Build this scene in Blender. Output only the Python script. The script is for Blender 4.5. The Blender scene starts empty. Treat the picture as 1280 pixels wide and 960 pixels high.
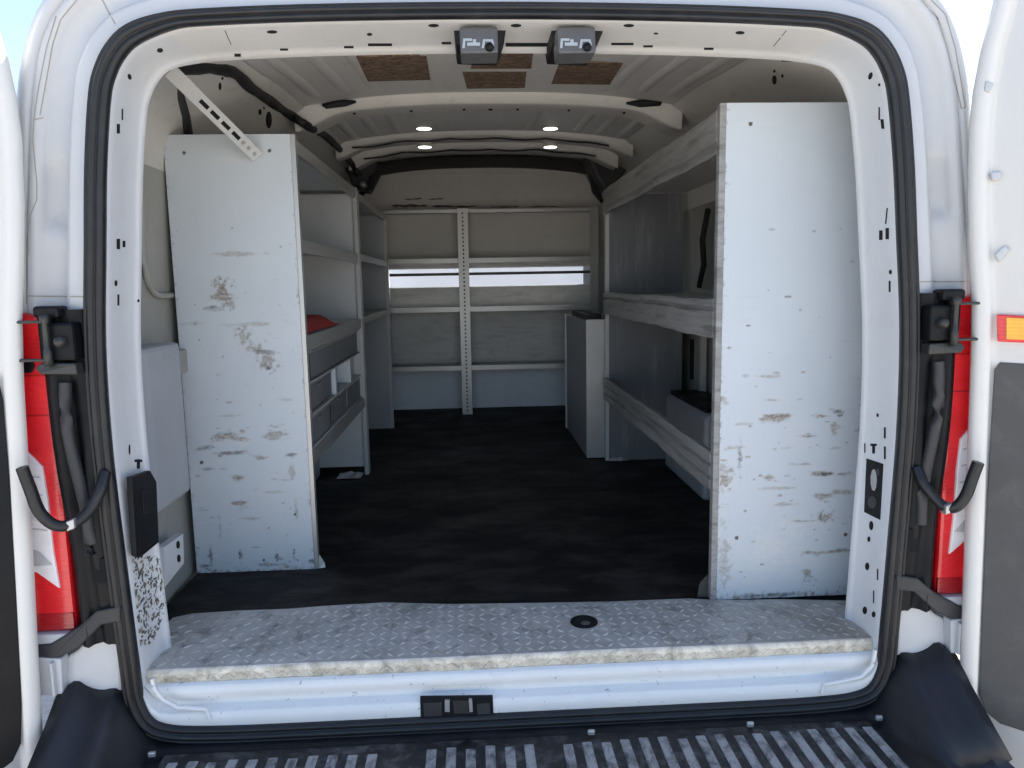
import bpy, bmesh, math, random
import numpy as np
from mathutils import Vector, Matrix
from mathutils.bvhtree import BVHTree
random.seed(7)
R = math.radians
scn = bpy.context.scene
col = scn.collection

# ------------------------------------------------------------------ camera
YAW, PITCH, ROLL, FPX = 0.0531, 0.1356, -0.0178, 921.36
O = Vector((-0.06, -1.53, 0.836))
fw = Vector((math.sin(YAW)*math.cos(PITCH), math.cos(YAW)*math.cos(PITCH), -math.sin(PITCH)))
rt0 = Vector((math.cos(YAW), -math.sin(YAW), 0)); up0 = rt0.cross(fw)
cr, sr = math.cos(ROLL), math.sin(ROLL)
rt = cr*rt0 + sr*up0; up = -sr*rt0 + cr*up0
cd = bpy.data.cameras.new('camera'); cam = bpy.data.objects.new('camera', cd); col.objects.link(cam)
cam.matrix_world = Matrix(((rt.x, up.x, -fw.x, O.x), (rt.y, up.y, -fw.y, O.y), (rt.z, up.z, -fw.z, O.z), (0, 0, 0, 1)))
cd.sensor_width = 36; cd.lens = 36*FPX/1280; cd.clip_start = 0.05; cd.clip_end = 3000
scn.camera = cam

def ray(px, py):
    return fw + rt*((px-640)/FPX) - up*((py-480)/FPX)
def at(px, py, axis, val):
    d = ray(px, py); t = (val-O[axis])/d[axis]
    return O + d*t

XC = 0.028            # centre line of the van

# ------------------------------------------------------------------ materials
def new_mat(name):
    m = bpy.data.materials.new(name); m.use_nodes = True
    nt = m.node_tree; b = nt.nodes['Principled BSDF']
    return m, nt, b
def N(nt, t, **kw):
    n = nt.nodes.new(t)
    for k, v in kw.items():
        setattr(n, k, v)
    return n
def mixc(nt, fac, a, b, mode='MIX'):
    n = N(nt, 'ShaderNodeMix', data_type='RGBA', blend_type=mode)
    for sock, v in ((0, fac), (6, a), (7, b)):
        if hasattr(v, 'is_output') or isinstance(v, bpy.types.NodeSocket):
            nt.links.new(v, n.inputs[sock])
        elif sock == 0:
            n.inputs[0].default_value = v
        else:
            n.inputs[sock].default_value = (*v, 1)
    return n.outputs[2]
def noise(nt, scale, detail=4, rough=.6, stretch=(1, 1, 1), dist=0):
    tc = N(nt, 'ShaderNodeTexCoord'); mp = N(nt, 'ShaderNodeMapping')
    mp.inputs['Scale'].default_value = stretch
    nt.links.new(tc.outputs['Object'], mp.inputs[0])
    n = N(nt, 'ShaderNodeTexNoise'); n.inputs['Scale'].default_value = scale
    n.inputs['Detail'].default_value = detail; n.inputs['Roughness'].default_value = rough
    n.inputs['Distortion'].default_value = dist
    nt.links.new(mp.outputs[0], n.inputs['Vector'])
    return n.outputs['Fac']
def ramp(nt, fac, lo, hi, a=0., b=1.):
    n = N(nt, 'ShaderNodeMapRange'); n.inputs[1].default_value = lo; n.inputs[2].default_value = hi
    n.inputs[3].default_value = a; n.inputs[4].default_value = b
    nt.links.new(fac, n.inputs[0]); return n.outputs[0]
def bump(nt, b, h, strength=.2, dist=.002):
    n = N(nt, 'ShaderNodeBump'); n.inputs['Strength'].default_value = strength; n.inputs['Distance'].default_value = dist
    nt.links.new(h, n.inputs['Height']); nt.links.new(n.outputs[0], b.inputs['Normal'])

def painted(name, c, rough=.45, dirt=.3, dirtc=(.16, .13, .10), vary=.12, stretch=(1, 1, 1), metal=0, streak=0, streakc=(.05, .05, .05), wear=True, speck=0., bmp=.15, lo=.55):
    m, nt, b = new_mat(name)
    n1 = noise(nt, 3.0, 5, .6, stretch)
    cc = mixc(nt, ramp(nt, n1, .3, .7), tuple(x*(1-vary) for x in c), tuple(min(1, x*(1+vary*.6)) for x in c))
    if dirt:
        n2 = noise(nt, 16, 8, .72, stretch, .3)
        cc = mixc(nt, ramp(nt, n2, lo, lo+.22, 0, dirt), cc, dirtc)
    if streak:
        n3 = noise(nt, 9, 6, .7, tuple(stretch), .1)
        cc = mixc(nt, ramp(nt, n3, .52, .66, 0, streak), cc, streakc)
    if speck:
        n4 = noise(nt, 60, 3, .6)
        cc = mixc(nt, ramp(nt, n4, .66, .70, 0, speck), cc, (.03, .028, .025))
    if wear:
        at_ = N(nt, 'ShaderNodeAttribute', attribute_name='wear')
        sp = N(nt, 'ShaderNodeSeparateColor'); nt.links.new(at_.outputs['Color'], sp.inputs[0])
        f = noise(nt, 90, 4, .7, (1, 1, 2))
        brown = mixc(nt, ramp(nt, f, .35, .65), (.15, .115, .085), (.34, .29, .23))
        cc = mixc(nt, sp.outputs[2], cc, mixc(nt, ramp(nt, f, .3, .7), (.60, .57, .52), (.74, .71, .67)))
        cc = mixc(nt, sp.outputs[0], cc, brown)
        cc = mixc(nt, sp.outputs[1], cc, (.07, .065, .06))
    nt.links.new(cc, b.inputs['Base Color'])
    b.inputs['Roughness'].default_value = rough; b.inputs['Metallic'].default_value = metal
    if bmp:
        n5 = noise(nt, 45, 6, .7, stretch); bump(nt, b, n5, bmp, .001)
    return m

M = {}
M['white'] = painted('white_body_paint', (.52, .525, .53), .3, .22, (.40, .38, .34), .05, bmp=.03)
M['doorwarmlit'] = painted('warm_lit_door_paint', (.70, .675, .63), .3, .10, (.5, .47, .42), .03, bmp=.03)  # white doors; the cream tint stands for warm light on them
M['sillwhite'] = painted('sill_paint', (.80, .79, .765), .4, .25, (.45, .42, .36), .05, bmp=.05, lo=.58, speck=.5)
M['reveal'] = painted('white_door_frame_paint', (.66, .67, .68), .4, .22, (.33, .29, .24), .05, bmp=.06, lo=.58)
M['beige'] = painted('primer_beige_paint', (.62, .60, .555), .5, .35, (.25, .21, .16), .10, stretch=(1, .5, 1), bmp=.12)
M['ceiling'] = painted('ceiling_primer_paint', (.60, .59, .565), .5, .35, (.26, .23, .19), .12, stretch=(1, .3, 1), bmp=.12)
M['header'] = painted('header_bounce_lit_paint', (.70, .69, .66), .45, .18, (.4, .35, .28), .06, bmp=.08)  # same paint as the frame, with warm bounced light put into the colour
M['innerwall'] = painted('inner_wall_paint', (.33, .32, .29), .5, .35, (.2, .18, .15), .12, bmp=.12)
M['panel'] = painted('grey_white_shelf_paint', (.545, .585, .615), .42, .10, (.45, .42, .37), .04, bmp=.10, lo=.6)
M['shelf'] = painted('grey_shelf_paint', (.46, .46, .455), .42, .25, (.22, .20, .18), .12, stretch=(1, .4, 1), bmp=.10)
M['divider'] = painted('divider_paint', (.50, .51, .515), .45, .2, (.2, .19, .18), .08, bmp=.08)
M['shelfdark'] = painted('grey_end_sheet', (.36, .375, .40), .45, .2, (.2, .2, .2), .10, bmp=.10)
M['worn'] = painted('worn_steel_lip', (.30, .295, .285), .45, .55, (.12, .11, .10), .25, stretch=(1.2, .35, 4), streak=.75, streakc=(.10, .09, .08), bmp=.3, lo=.45)
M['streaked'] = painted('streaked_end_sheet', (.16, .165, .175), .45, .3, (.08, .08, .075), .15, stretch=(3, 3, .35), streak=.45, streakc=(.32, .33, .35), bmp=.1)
M['rackback'] = painted('scuffed_back_sheet', (.62, .62, .60), .45, .5, (.25, .22, .19), .15, stretch=(.6, 1, 2.5), bmp=.15, lo=.5)
M['bulkhead'] = painted('bulkhead_paint', (.68, .66, .61), .5, .15, (.3, .27, .22), .06, bmp=.05)
M['bulkwhite'] = painted('bulkhead_lower_paint', (.80, .84, .90), .45, .2, (.3, .28, .26), .06, bmp=.05)
M['steel'] = painted('galvanised_steel', (.46, .46, .45), .38, .25, (.3, .29, .27), .12, metal=.55, bmp=.15)
M['lightsteel'] = painted('zinc_strut', (.68, .68, .66), .45, .15, (.35, .33, .3), .08, metal=.2, bmp=.1)
M['hingemetal'] = painted('greasy_hinge_metal', (.05, .05, .047), .45, .5, (.015, .015, .015), .3, metal=.4, bmp=.3)
M['hole'] = new_mat('hole_shade_black')[0]  # flat black painted for the shade inside holes and recesses
M['hole'].node_tree.nodes['Principled BSDF'].inputs['Base Color'].default_value = (.006, .006, .006, 1)
M['hole'].node_tree.nodes['Principled BSDF'].inputs['Roughness'].default_value = 1

def plastic(name, c, rough=.5, vary=.3, dirt=0., dirtc=(.2, .19, .18), sc=12, stretch=(1, 1, 1), bmp=.2, spec=.5, lo=.5):
    m, nt, b = new_mat(name)
    n1 = noise(nt, sc, 6, .65, stretch)
    cc = mixc(nt, ramp(nt, n1, .3, .7), tuple(x*(1-vary) for x in c), tuple(x*(1+vary) for x in c))
    if dirt:
        n2 = noise(nt, sc*1.7, 8, .72, stretch, .4)
        cc = mixc(nt, ramp(nt, n2, lo, lo+.18, 0, dirt), cc, dirtc)
    nt.links.new(cc, b.inputs['Base Color'])
    rr = ramp(nt, n1, .3, .7, rough*.8, min(1, rough*1.25)); nt.links.new(rr, b.inputs['Roughness'])
    b.inputs['Specular IOR Level'].default_value = spec
    n3 = noise(nt, 140, 4, .6); bump(nt, b, n3, bmp, .0008)
    return m
M['rubber'] = plastic('seal_rubber', (.013, .0135, .0155), .42, .25, .25, (.045, .045, .045), 10, spec=.4)
M['black'] = plastic('black_plastic', (.006, .0062, .0075), .5, .3, .3, (.02, .02, .022), 9, spec=.22)
M['bumper'] = plastic('bumper_plastic', (.009, .0095, .012), .42, .3, .35, (.03, .032, .037), 7, spec=.5)
M['tread'] = plastic('step_tread_plastic', (.07, .071, .075), .5, .4, .9, (.40, .39, .38), 12, (1.6, .9, 1), lo=.37)
M['treadlow'] = plastic('step_groove_plastic', (.013, .013, .015), .6, .4, .7, (.14, .138, .135), 14, lo=.5)
M['mat'] = plastic('rubber_floor_mat', (.0065, .0063, .006), .62, .5, .9, (.05, .043, .037), 2.6, (.8, 1.6, 1), spec=.25, lo=.46)
M['doorpanel'] = plastic('door_inner_panel_plastic', (.07, .068, .066), .65, .18, .25, (.15, .14, .13), 9)
M['darktrim'] = plastic('dark_grey_trim', (.03, .03, .032), .55, .2, .2, (.06, .06, .06), 8)
M['wire'] = plastic('loom_tape', (.008, .008, .009), .55, .3)
M['redcloth'] = plastic('red_cloth', (.42, .035, .03), .8, .35, .3, (.12, .012, .01), 18)
M['lamp'] = plastic('lock_grey', (.085, .085, .09), .45, .15)

def osb():
    m, nt, b = new_mat('bare_wood_sheet')
    n1 = noise(nt, 38, 8, .8, (1, 1.6, 1), .8); n2 = noise(nt, 75, 5, .7, (1, 2, 1), .5)
    c1 = mixc(nt, ramp(nt, n1, .40, .62), (.055, .032, .022), (.32, .215, .14))
    c2 = mixc(nt, ramp(nt, n2, .55, .7, 0, .8), c1, (.05, .025, .016))
    nt.links.new(c2, b.inputs['Base Color']); b.inputs['Roughness'].default_value = .8
    bump(nt, b, n2, .5, .003); return m
M['wood'] = osb()
M['foldlit'] = painted('lit_fold_paint', (.90, .87, .82), .4, .1, (.4, .36, .3), .05)  # paler than the partition sheet: light caught by the fold, as colour
M['gapshade'] = plastic('brown_gap_shade', (.045, .034, .028), .8, .3)  # dark brown standing in for shade in the gap under the roof
M['drawerface'] = painted('dull_drawer_face', (.17, .18, .19), .5, .4, (.08, .08, .08), .2, bmp=.15)
M['liner'] = painted('oily_shelf_bottom', (.085, .092, .105), .5, .7, (.015, .014, .013), .2, stretch=(3, .5, 1), lo=.42)

def tplate():
    m, nt, b = new_mat('checker_plate_aluminium')
    n1 = noise(nt, 5, 8, .7); n2 = noise(nt, 22, 8, .75, (1, 1, 1), .6); n3 = noise(nt, 2.2, 4, .6)
    base = mixc(nt, ramp(nt, n1, .3, .7), (.38, .36, .33), (.70, .665, .61))
    base = mixc(nt, ramp(nt, n2, .52, .66, 0, .7), base, (.16, .14, .115))
    # right end carries more brown grime
    tc = N(nt, 'ShaderNodeTexCoord'); sx = N(nt, 'ShaderNodeSeparateXYZ'); nt.links.new(tc.outputs['Object'], sx.inputs[0])
    rm = ramp(nt, sx.outputs[0], .3, .8, 0, .75)
    mul = N(nt, 'ShaderNodeMath', operation='MULTIPLY'); nt.links.new(rm, mul.inputs[0]); nt.links.new(ramp(nt, n3, .38, .6), mul.inputs[1])
    base = mixc(nt, mul.outputs[0], base, (.22, .19, .155))
    at_ = N(nt, 'ShaderNodeAttribute', attribute_name='wear')
    sp = N(nt, 'ShaderNodeSeparateColor'); nt.links.new(at_.outputs['Color'], sp.inputs[0])
    base = mixc(nt, sp.outputs[2], base, mixc(nt, ramp(nt, n2, .4, .66), (.80, .735, .615), (.36, .31, .24)))
    nt.links.new(base, b.inputs['Base Color'])
    b.inputs['Metallic'].default_value = .12
    nt.links.new(ramp(nt, n2, .3, .7, .38, .62), b.inputs['Roughness'])
    bump(nt, b, n2, .35, .001); return m
M['plate'] = tplate()

def lens(name, c, c2):
    m, nt, b = new_mat(name)
    tc = N(nt, 'ShaderNodeTexCoord'); wv = N(nt, 'ShaderNodeTexWave'); wv.inputs['Scale'].default_value = 40
    wv.bands_direction = 'Z'; nt.links.new(tc.outputs['Object'], wv.inputs[0])
    n1 = noise(nt, 12, 3)
    cc = mixc(nt, ramp(nt, n1, .3, .7), c, c2)
    nt.links.new(cc, b.inputs['Base Color']); b.inputs['Roughness'].default_value = .18
    b.inputs['Coat Weight'].default_value = .6; b.inputs['Coat Roughness'].default_value = .08
    bump(nt, b, wv.outputs[1], .25, .002); return m
M['redlens'] = lens('red_lamp_lens', (.62, .008, .014), (.75, .014, .02))
M['clearlens'] = lens('clear_lamp_lens', (.72, .70, .70), (.84, .80, .80))
M['darkred'] = lens('dark_red_lens', (.30, .004, .008), (.38, .006, .01))
M['greylens'] = lens('grey_lamp_facet', (.42, .41, .42), (.52, .5, .5))
M['amber'] = lens('amber_reflector', (.85, .34, .01), (.9, .5, .02))
def glow():
    m, nt, b = new_mat('ceiling_lamp_glow')
    b.inputs['Base Color'].default_value = (.9, .9, .86, 1)
    b.inputs['Emission Color'].default_value = (1, .96, .85, 1); b.inputs['Emission Strength'].default_value = 1.6
    return m
M['glow'] = glow()
def asphalt():
    m, nt, b = new_mat('sunlit_concrete')
    n1 = noise(nt, .6, 6, .6); n2 = noise(nt, 40, 5, .7)
    c = mixc(nt, ramp(nt, n1, .3, .7), (.38, .36, .33), (.46, .435, .40))
    c = mixc(nt, ramp(nt, n2, .4, .7, 0, .5), c, (.2, .18, .16))
    nt.links.new(c, b.inputs['Base Color']); b.inputs['Roughness'].default_value = .9
    bump(nt, b, n2, .4, .004); return m
M['ground'] = asphalt()

# ------------------------------------------------------------------ mesh helpers
class MB:
    def __init__(s): s.v = []; s.f = []; s.m = []; s.sm = []
    def quad_strip(s, rows, closed_u=False, closed_v=False, mi=0, smooth=True, flip=False):
        base = len(s.v); nr = len(rows); nc = len(rows[0])
        for r in rows: s.v += [tuple(p) for p in r]
        for i in range(nr if closed_v else nr-1):
            for j in range(nc if closed_u else nc-1):
                a = base+i*nc+j; b = base+i*nc+(j+1) % nc; c = base+((i+1) % nr)*nc+(j+1) % nc; d = base+((i+1) % nr)*nc+j
                s.f.append((a, d, c, b) if flip else (a, b, c, d)); s.m.append(mi); s.sm.append(smooth)
    def poly(s, pts, mi=0):
        b = len(s.v); s.v += [tuple(p) for p in pts]; s.f.append(tuple(range(b, b+len(pts)))); s.m.append(mi); s.sm.append(False)
    def box(s, x0, x1, y0, y1, z0, z1, mi=0):
        b = len(s.v)
        s.v += [(x0, y0, z0), (x1, y0, z0), (x1, y1, z0), (x0, y1, z0), (x0, y0, z1), (x1, y0, z1), (x1, y1, z1), (x0, y1, z1)]
        for q in ((0, 3, 2, 1), (4, 5, 6, 7), (0, 1, 5, 4), (1, 2, 6, 5), (2, 3, 7, 6), (3, 0, 4, 7)):
            s.f.append(tuple(b+k for k in q)); s.m.append(mi); s.sm.append(False)
    def obox(s, c, ax, ay, az, mi=0):
        c = Vector(c); b = len(s.v)
        for dz in (-1, 1):
            for dx, dy in ((-1, -1), (1, -1), (1, 1), (-1, 1)):
                s.v.append(tuple(c+ax*dx+ay*dy+az*dz))
        for q in ((0, 3, 2, 1), (4, 5, 6, 7), (0, 1, 5, 4), (1, 2, 6, 5), (2, 3, 7, 6), (3, 0, 4, 7)):
            s.f.append(tuple(b+k for k in q)); s.m.append(mi); s.sm.append(False)
    def prism(s, pts, d, mi=0):
        """polygon pts extruded by vector d"""
        n = len(pts); b = len(s.v); d = Vector(d)
        s.v += [tuple(p) for p in pts]; s.v += [tuple(Vector(p)+d) for p in pts]
        s.f.append(tuple(b+k for k in range(n))); s.f.append(tuple(b+n+k for k in reversed(range(n)))); s.m += [mi, mi]; s.sm += [False, False]
        for k in range(n):
            s.f.append((b+k, b+n+k, b+n+(k+1) % n, b+(k+1) % n)); s.m.append(mi); s.sm.append(False)
    def tube(s, pts, r, n=8, mi=0, sx=1., caps=True):
        pts = [Vector(p) for p in pts]; rows = []
        for i, p in enumerate(pts):
            t = (pts[min(i+1, len(pts)-1)]-pts[max(i-1, 0)]).normalized()
            a = t.cross(Vector((0, 0, 1)))
            if a.length < .05: a = t.cross(Vector((1, 0, 0)))
            a.normalize(); b_ = a.cross(t)
            rr = r[i] if isinstance(r, (list, tuple)) else r
            rows.append([p+a*math.cos(2*math.pi*k/n)*rr*sx+b_*math.sin(2*math.pi*k/n)*rr for k in range(n)])
        s.quad_strip(rows, closed_u=True, mi=mi)
        if caps:
            s.poly(list(reversed(rows[0])), mi); s.poly(rows[-1], mi)
    def lathe(s, c, axis, prof, n=24, mi=0):
        """prof: list of (r, h) along axis"""
        axis = Vector(axis).normalized(); a = axis.orthogonal().normalized(); b_ = axis.cross(a); c = Vector(c)
        rows = [[c+axis*h+(a*math.cos(2*math.pi*k/n)+b_*math.sin(2*math.pi*k/n))*r for k in range(n)] for r, h in prof]
        s.quad_strip(rows, closed_u=True, mi=mi)
    def build(s, name, mats, parent=None, bevel=0, fix=True):
        me = bpy.data.meshes.new(name); me.from_pydata(s.v, [], s.f)
        if not isinstance(mats, (list, tuple)): mats = [mats]
        for m in mats: me.materials.append(m)
        me.polygons.foreach_set('material_index', s.m); me.polygons.foreach_set('use_smooth', s.sm)
        me.update()
        if fix:
            bm = bmesh.new(); bm.from_mesh(me); bmesh.ops.recalc_face_normals(bm, faces=bm.faces); bm.to_mesh(me); bm.free()
        o = bpy.data.objects.new(name, me); col.objects.link(o)
        if parent:
            o.parent = parent
            off = Vector((0, 0, 0)); q = parent
            while q: off -= q.location; q = q.parent
            o.location = off
        if bevel:
            md = o.modifiers.new('edge', 'BEVEL'); md.width = bevel; md.segments = 2; md.limit_method = 'ANGLE'; md.angle_limit = R(40)
        return o
def thing(name, label, cat, loc, group=None):
    o = bpy.data.objects.new(name, None); col.objects.link(o); o.location = loc
    o['label'] = label; o['category'] = cat
    if group: o['group'] = group
    return o
def tag(o, label, cat, group=None):
    o['label'] = label; o['category'] = cat
    if group: o['group'] = group
    return o

# 2-D value noise for wear maps
rng = np.random.default_rng(5)
TAB = rng.random((256, 256))
def vnoise(x, y):
    xi = np.floor(x).astype(int); yi = np.floor(y).astype(int); fx = x-xi; fy = y-yi
    fx = fx*fx*(3-2*fx); fy = fy*fy*(3-2*fy)
    g = lambda a, b: TAB[a % 256, b % 256]
    return (g(xi, yi)*(1-fx)+g(xi+1, yi)*fx)*(1-fy)+(g(xi, yi+1)*(1-fx)+g(xi+1, yi+1)*fx)*fy
def fbm(x, y, o=5):
    s = 0; a = .5; t = 0
    for k in range(o):
        s = s+a*vnoise(x*2**k+17*k, y*2**k+31*k); t += a; a *= .6
    return s/t

def wear_sheet(mb_name, x0, x1, z0, z1, y, spots, parent, mat, res=.0024, seed=0, extra=None, thick=.022, name='end_panel', holes=()):
    """a folded sheet-metal end panel: thin box whose outer face carries a dense wear map"""
    nx = int((x1-x0)/res); nz = int((z1-z0)/res)
    xs = np.linspace(x0, x1, nx); zs = np.linspace(z0, z1, nz)
    X, Z = np.meshgrid(xs, zs)
    yy = y-.0004+.0022*(fbm(X*5+seed, Z*4)-.5)*np.clip(np.minimum(np.minimum(X-x0, x1-X), np.minimum(Z-z0, z1-Z))/.04, 0, 1)
    rust = np.zeros_like(X); dark = np.zeros_like(X); pale = np.zeros_like(X)
    nh = fbm(X*26+seed*7, Z*75+seed*3, 5); nf = fbm(X*105+seed, Z*105, 5); nf2 = fbm(X*150, Z*190+seed, 4)
    for (sx, sz, rx, rz, kind, st) in spots:
        msk = np.exp(-((X-sx)/rx)**2-((Z-sz)/rz)**2)
        n = nh if rx > rz*1.6 else nf
        v = np.clip((msk*1.15-np.clip((n-.5)*2.3+.5, 0, 1.3)*1.05-.02)*2.0, 0, 1)*st*np.clip(-.1+1.9*nf2, 0, 1)
        if kind == 'r': rust = np.maximum(rust, v)
        elif kind == 'd': dark = np.maximum(dark, v)
        else: pale = np.maximum(pale, v*.5)
    # fine scratches and edge chips
    ns = fbm(X*14+seed*11, Z*150+5, 4); big = fbm(X*6+3*seed, Z*5+9, 3)
    rust = np.maximum(rust, np.clip((ns-.72)*9, 0, 1)*np.clip((big-.54)*6, 0, 1)*.7*np.clip((.85-(Z-z0))*2.5, 0, 1))
    ed = np.minimum(X-x0, x1-X); eb = Z-z0
    dark = np.maximum(dark, np.clip((nf-.52-ed*18)*4, 0, 1)*.6)
    rust = np.maximum(rust, np.clip((nf-.40-eb*14)*4, 0, 1)*.9)
    pale = np.maximum(pale, np.clip((fbm(X*9+seed, Z*7+seed, 5)-.56)*3, 0, 1)*.35*np.clip(1.1-eb*1.2, 0, 1))
    for _ in range(70):
        sx = x0+rng.random()*(x1-x0); sz = z0+(z1-z0)*rng.random()**1.5*.8; rr = .0015+.003*rng.random()**3
        v = np.clip((np.exp(-((X-sx)/(rr*(1+2*rng.random())))**2-((Z-sz)/rr)**2)*1.3-nf*.9)*4, 0, 1)*(.3+.6*rng.random())
        if rng.random() < .5: dark = np.maximum(dark, v*.8)
        else: rust = np.maximum(rust, v)
    for hx, hz, r in holes:
        dark = np.where((X-hx)**2+(Z-hz)**2 < r*r, 1, dark)
    verts = np.stack([X, yy, Z], -1).reshape(-1, 3)
    me = bpy.data.meshes.new(name)
    faces = []
    for i in range(nz-1):
        for j in range(nx-1):
            a = i*nx+j; faces.append((a, a+1, a+nx+1, a+nx))
    V = verts.tolist(); b = len(V); ye = y+thick
    V += [(x0, ye, z0), (x1, ye, z0), (x1, ye, z1), (x0, ye, z1)]
    bl, br, tr, tl = 0, nx-1, nz*nx-1, (nz-1)*nx
    faces += [(b, b+3, b+2, b+1), (bl, b, b+1, br), (br, b+1, b+2, tr), (tr, b+2, b+3, tl), (tl, b+3, b, bl)]
    me.from_pydata(V, [], faces); me.materials.append(mat)
    a = me.attributes.new('wear', 'FLOAT_COLOR', 'POINT')
    arr = np.zeros((len(V), 4)); arr[:, 3] = 1
    arr[:nx*nz, 0] = rust.ravel(); arr[:nx*nz, 1] = dark.ravel(); arr[:nx*nz, 2] = pale.ravel()
    a.data.foreach_set('color', arr.ravel().astype(np.float32))
    me.polygons.foreach_set('use_smooth', [True]*((nx-1)*(nz-1))+[False]*5)
    me.update()
    o = bpy.data.objects.new(name, me); col.objects.link(o)
    o.parent = parent; o.location = -parent.location
    return o

def surf_mark(bvh, pts, lift=.0008):
    """project a small outline (photo coordinates) on an existing surface; returns the 3-D outline lying on it"""
    out = []
    for px, py in pts:
        d = ray(px, py).normalized()
        h = bvh.ray_cast(O, d)
        if h[0] is None: return None
        out.append(h[0]-d*lift)
    return out
def ell(px, py, rx, ry, n=10, tilt=0):
    return [(px+rx*math.cos(a)*math.cos(tilt)-ry*math.sin(a)*math.sin(tilt), py+rx*math.cos(a)*math.sin(tilt)+ry*math.sin(a)*math.cos(tilt)) for a in [2*math.pi*k/n for k in range(n)]]
def rct(px, py, rx, ry, sk=0):
    return [(px-rx+sk, py-ry), (px+rx+sk, py-ry), (px+rx-sk, py+ry), (px-rx-sk, py+ry)]

# ------------------------------------------------------------------ world, sun, ground
w = bpy.data.worlds.new('World'); scn.world = w; w.use_nodes = True
nt = w.node_tree; bg = nt.nodes['Background']
sky = nt.nodes.new('ShaderNodeTexSky'); sky.sky_type = 'NISHITA'; sky.sun_disc = False
SUN_EL, SUN_AZ = R(58), R(46)         # azimuth measured from +Y (front of the van) towards +X
sky.sun_elevation = SUN_EL; sky.sun_rotation = SUN_AZ
sky.air_density = .85; sky.dust_density = 1.0; sky.ozone_density = .4
nt.links.new(sky.outputs[0], bg.inputs[0]); bg.inputs[1].default_value = .10
sd = bpy.data.lights.new('sun', 'SUN'); sd.energy = 5.0; sd.angle = R(.5); sd.color = (1, .95, .88)
sun = bpy.data.objects.new('sun', sd); col.objects.link(sun)
sdir = Vector((math.sin(SUN_AZ)*math.cos(SUN_EL), math.cos(SUN_AZ)*math.cos(SUN_EL), math.sin(SUN_EL)))
sun.rotation_euler = sdir.to_track_quat('Z', 'Y').to_euler(); sun.location = sdir*20
scn.view_settings.view_transform = 'Standard'; scn.view_settings.look = 'None'
scn.view_settings.exposure = 1.85; scn.view_settings.gamma = 1

g = MB(); g.quad_strip([[(-400+800*i/20, -400+800*j/20, -.74) for i in range(21)] for j in range(21)], smooth=False)
go = g.build('ground', M['ground']); go['kind'] = 'structure'; go['label'] = 'pale concrete yard behind the van'

# ------------------------------------------------------------------ THE VAN
van = thing('cargo_van', 'white cargo van seen from behind with both rear doors open and empty shelving inside', 'van', (XC, 1.6, -.74))

# aperture curve (half width, z) measured outside the seal; mirrored about the centre line
HALF = [(0, 1.381), (.35, 1.377), (.59, 1.368), (.675, 1.358), (.735, 1.338), (.773, 1.305), (.799, 1.262), (.815, 1.21), (.834, 1.08), (.849, .93), (.868, .72), (.873, .5), (.866, .25), (.859, .05), (.853, -.052), (.826, -.112), (.77, -.140), (.66, -.149), (.45, -.151), (0, -.151)]
def closed_curve(half, n=440):
    pts = [Vector((h, z)) for h, z in half]+[Vector((-h, z)) for h, z in reversed(half[1:-1])]
    m = len(pts); dense = []
    for i in range(m):
        p0, p1, p2, p3 = pts[i-1], pts[i], pts[(i+1) % m], pts[(i+2) % m]
        for k in range(24):
            t = k/24; dense.append(.5*((2*p1)+(-p0+p2)*t+(2*p0-5*p1+4*p2-p3)*t*t+(-p0+3*p1-3*p2+p3)*t**3))
    L = [0]
    for i in range(len(dense)): L.append(L[-1]+(dense[(i+1) % len(dense)]-dense[i]).length)
    res = []; j = 0
    for k in range(n):
        s = L[-1]*k/n
        while L[j+1] < s: j += 1
        t = (s-L[j])/(L[j+1]-L[j]); res.append(dense[j].lerp(dense[(j+1) % len(dense)], t))
    return res
CUR = closed_curve(HALF)
NC = len(CUR)
NRM = []
for i in range(NC):
    t = (CUR[(i+1) % NC]-CUR[i-1]).normalized(); NRM.append(Vector((-t.y, t.x)))     # outward (clockwise from the top)
if NRM[0].y < 0: NRM = [-n for n in NRM]
def ring(off, y):
    out = []
    for i in range(NC):
        o_ = off(i) if callable(off) else off; yv = y(i) if callable(y) else y
        p = CUR[i]+NRM[i]*o_
        out.append((XC+p.x, yv, p.y))
    return out
sm01 = lambda t: max(0, min(1, t))**2*(3-2*max(0, min(1, t)))
BOT = [sm01((-.0-CUR[i].y)/.11) for i in range(NC)]      # 1 along the sill
TOP = [sm01((CUR[i].y-1.18)/.1)*sm01((.74-abs(CUR[i].x))/.12) for i in range(NC)]     # 1 along the header

# weather seal
seal = MB()
prof = [(-.036, .012), (-.039, .002), (-.0395, -.006), (-.036, -.012), (-.030, -.014), (-.0255, -.011), (-.0235, -.004), (-.0215, -.011), (-.015, -.015), (-.009, -.012), (-.0068, -.003), (-.0045, -.008), (-.001, -.008), (.002, -.002), (.003, .02)]
seal.quad_strip([ring((lambda i, o_=o_: o_*(1-.25*TOP[i]-.0*BOT[i])), y_) for o_, y_ in prof], closed_u=True)
seal_o = seal.build('weather_seal', M['rubber'], van)

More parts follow.
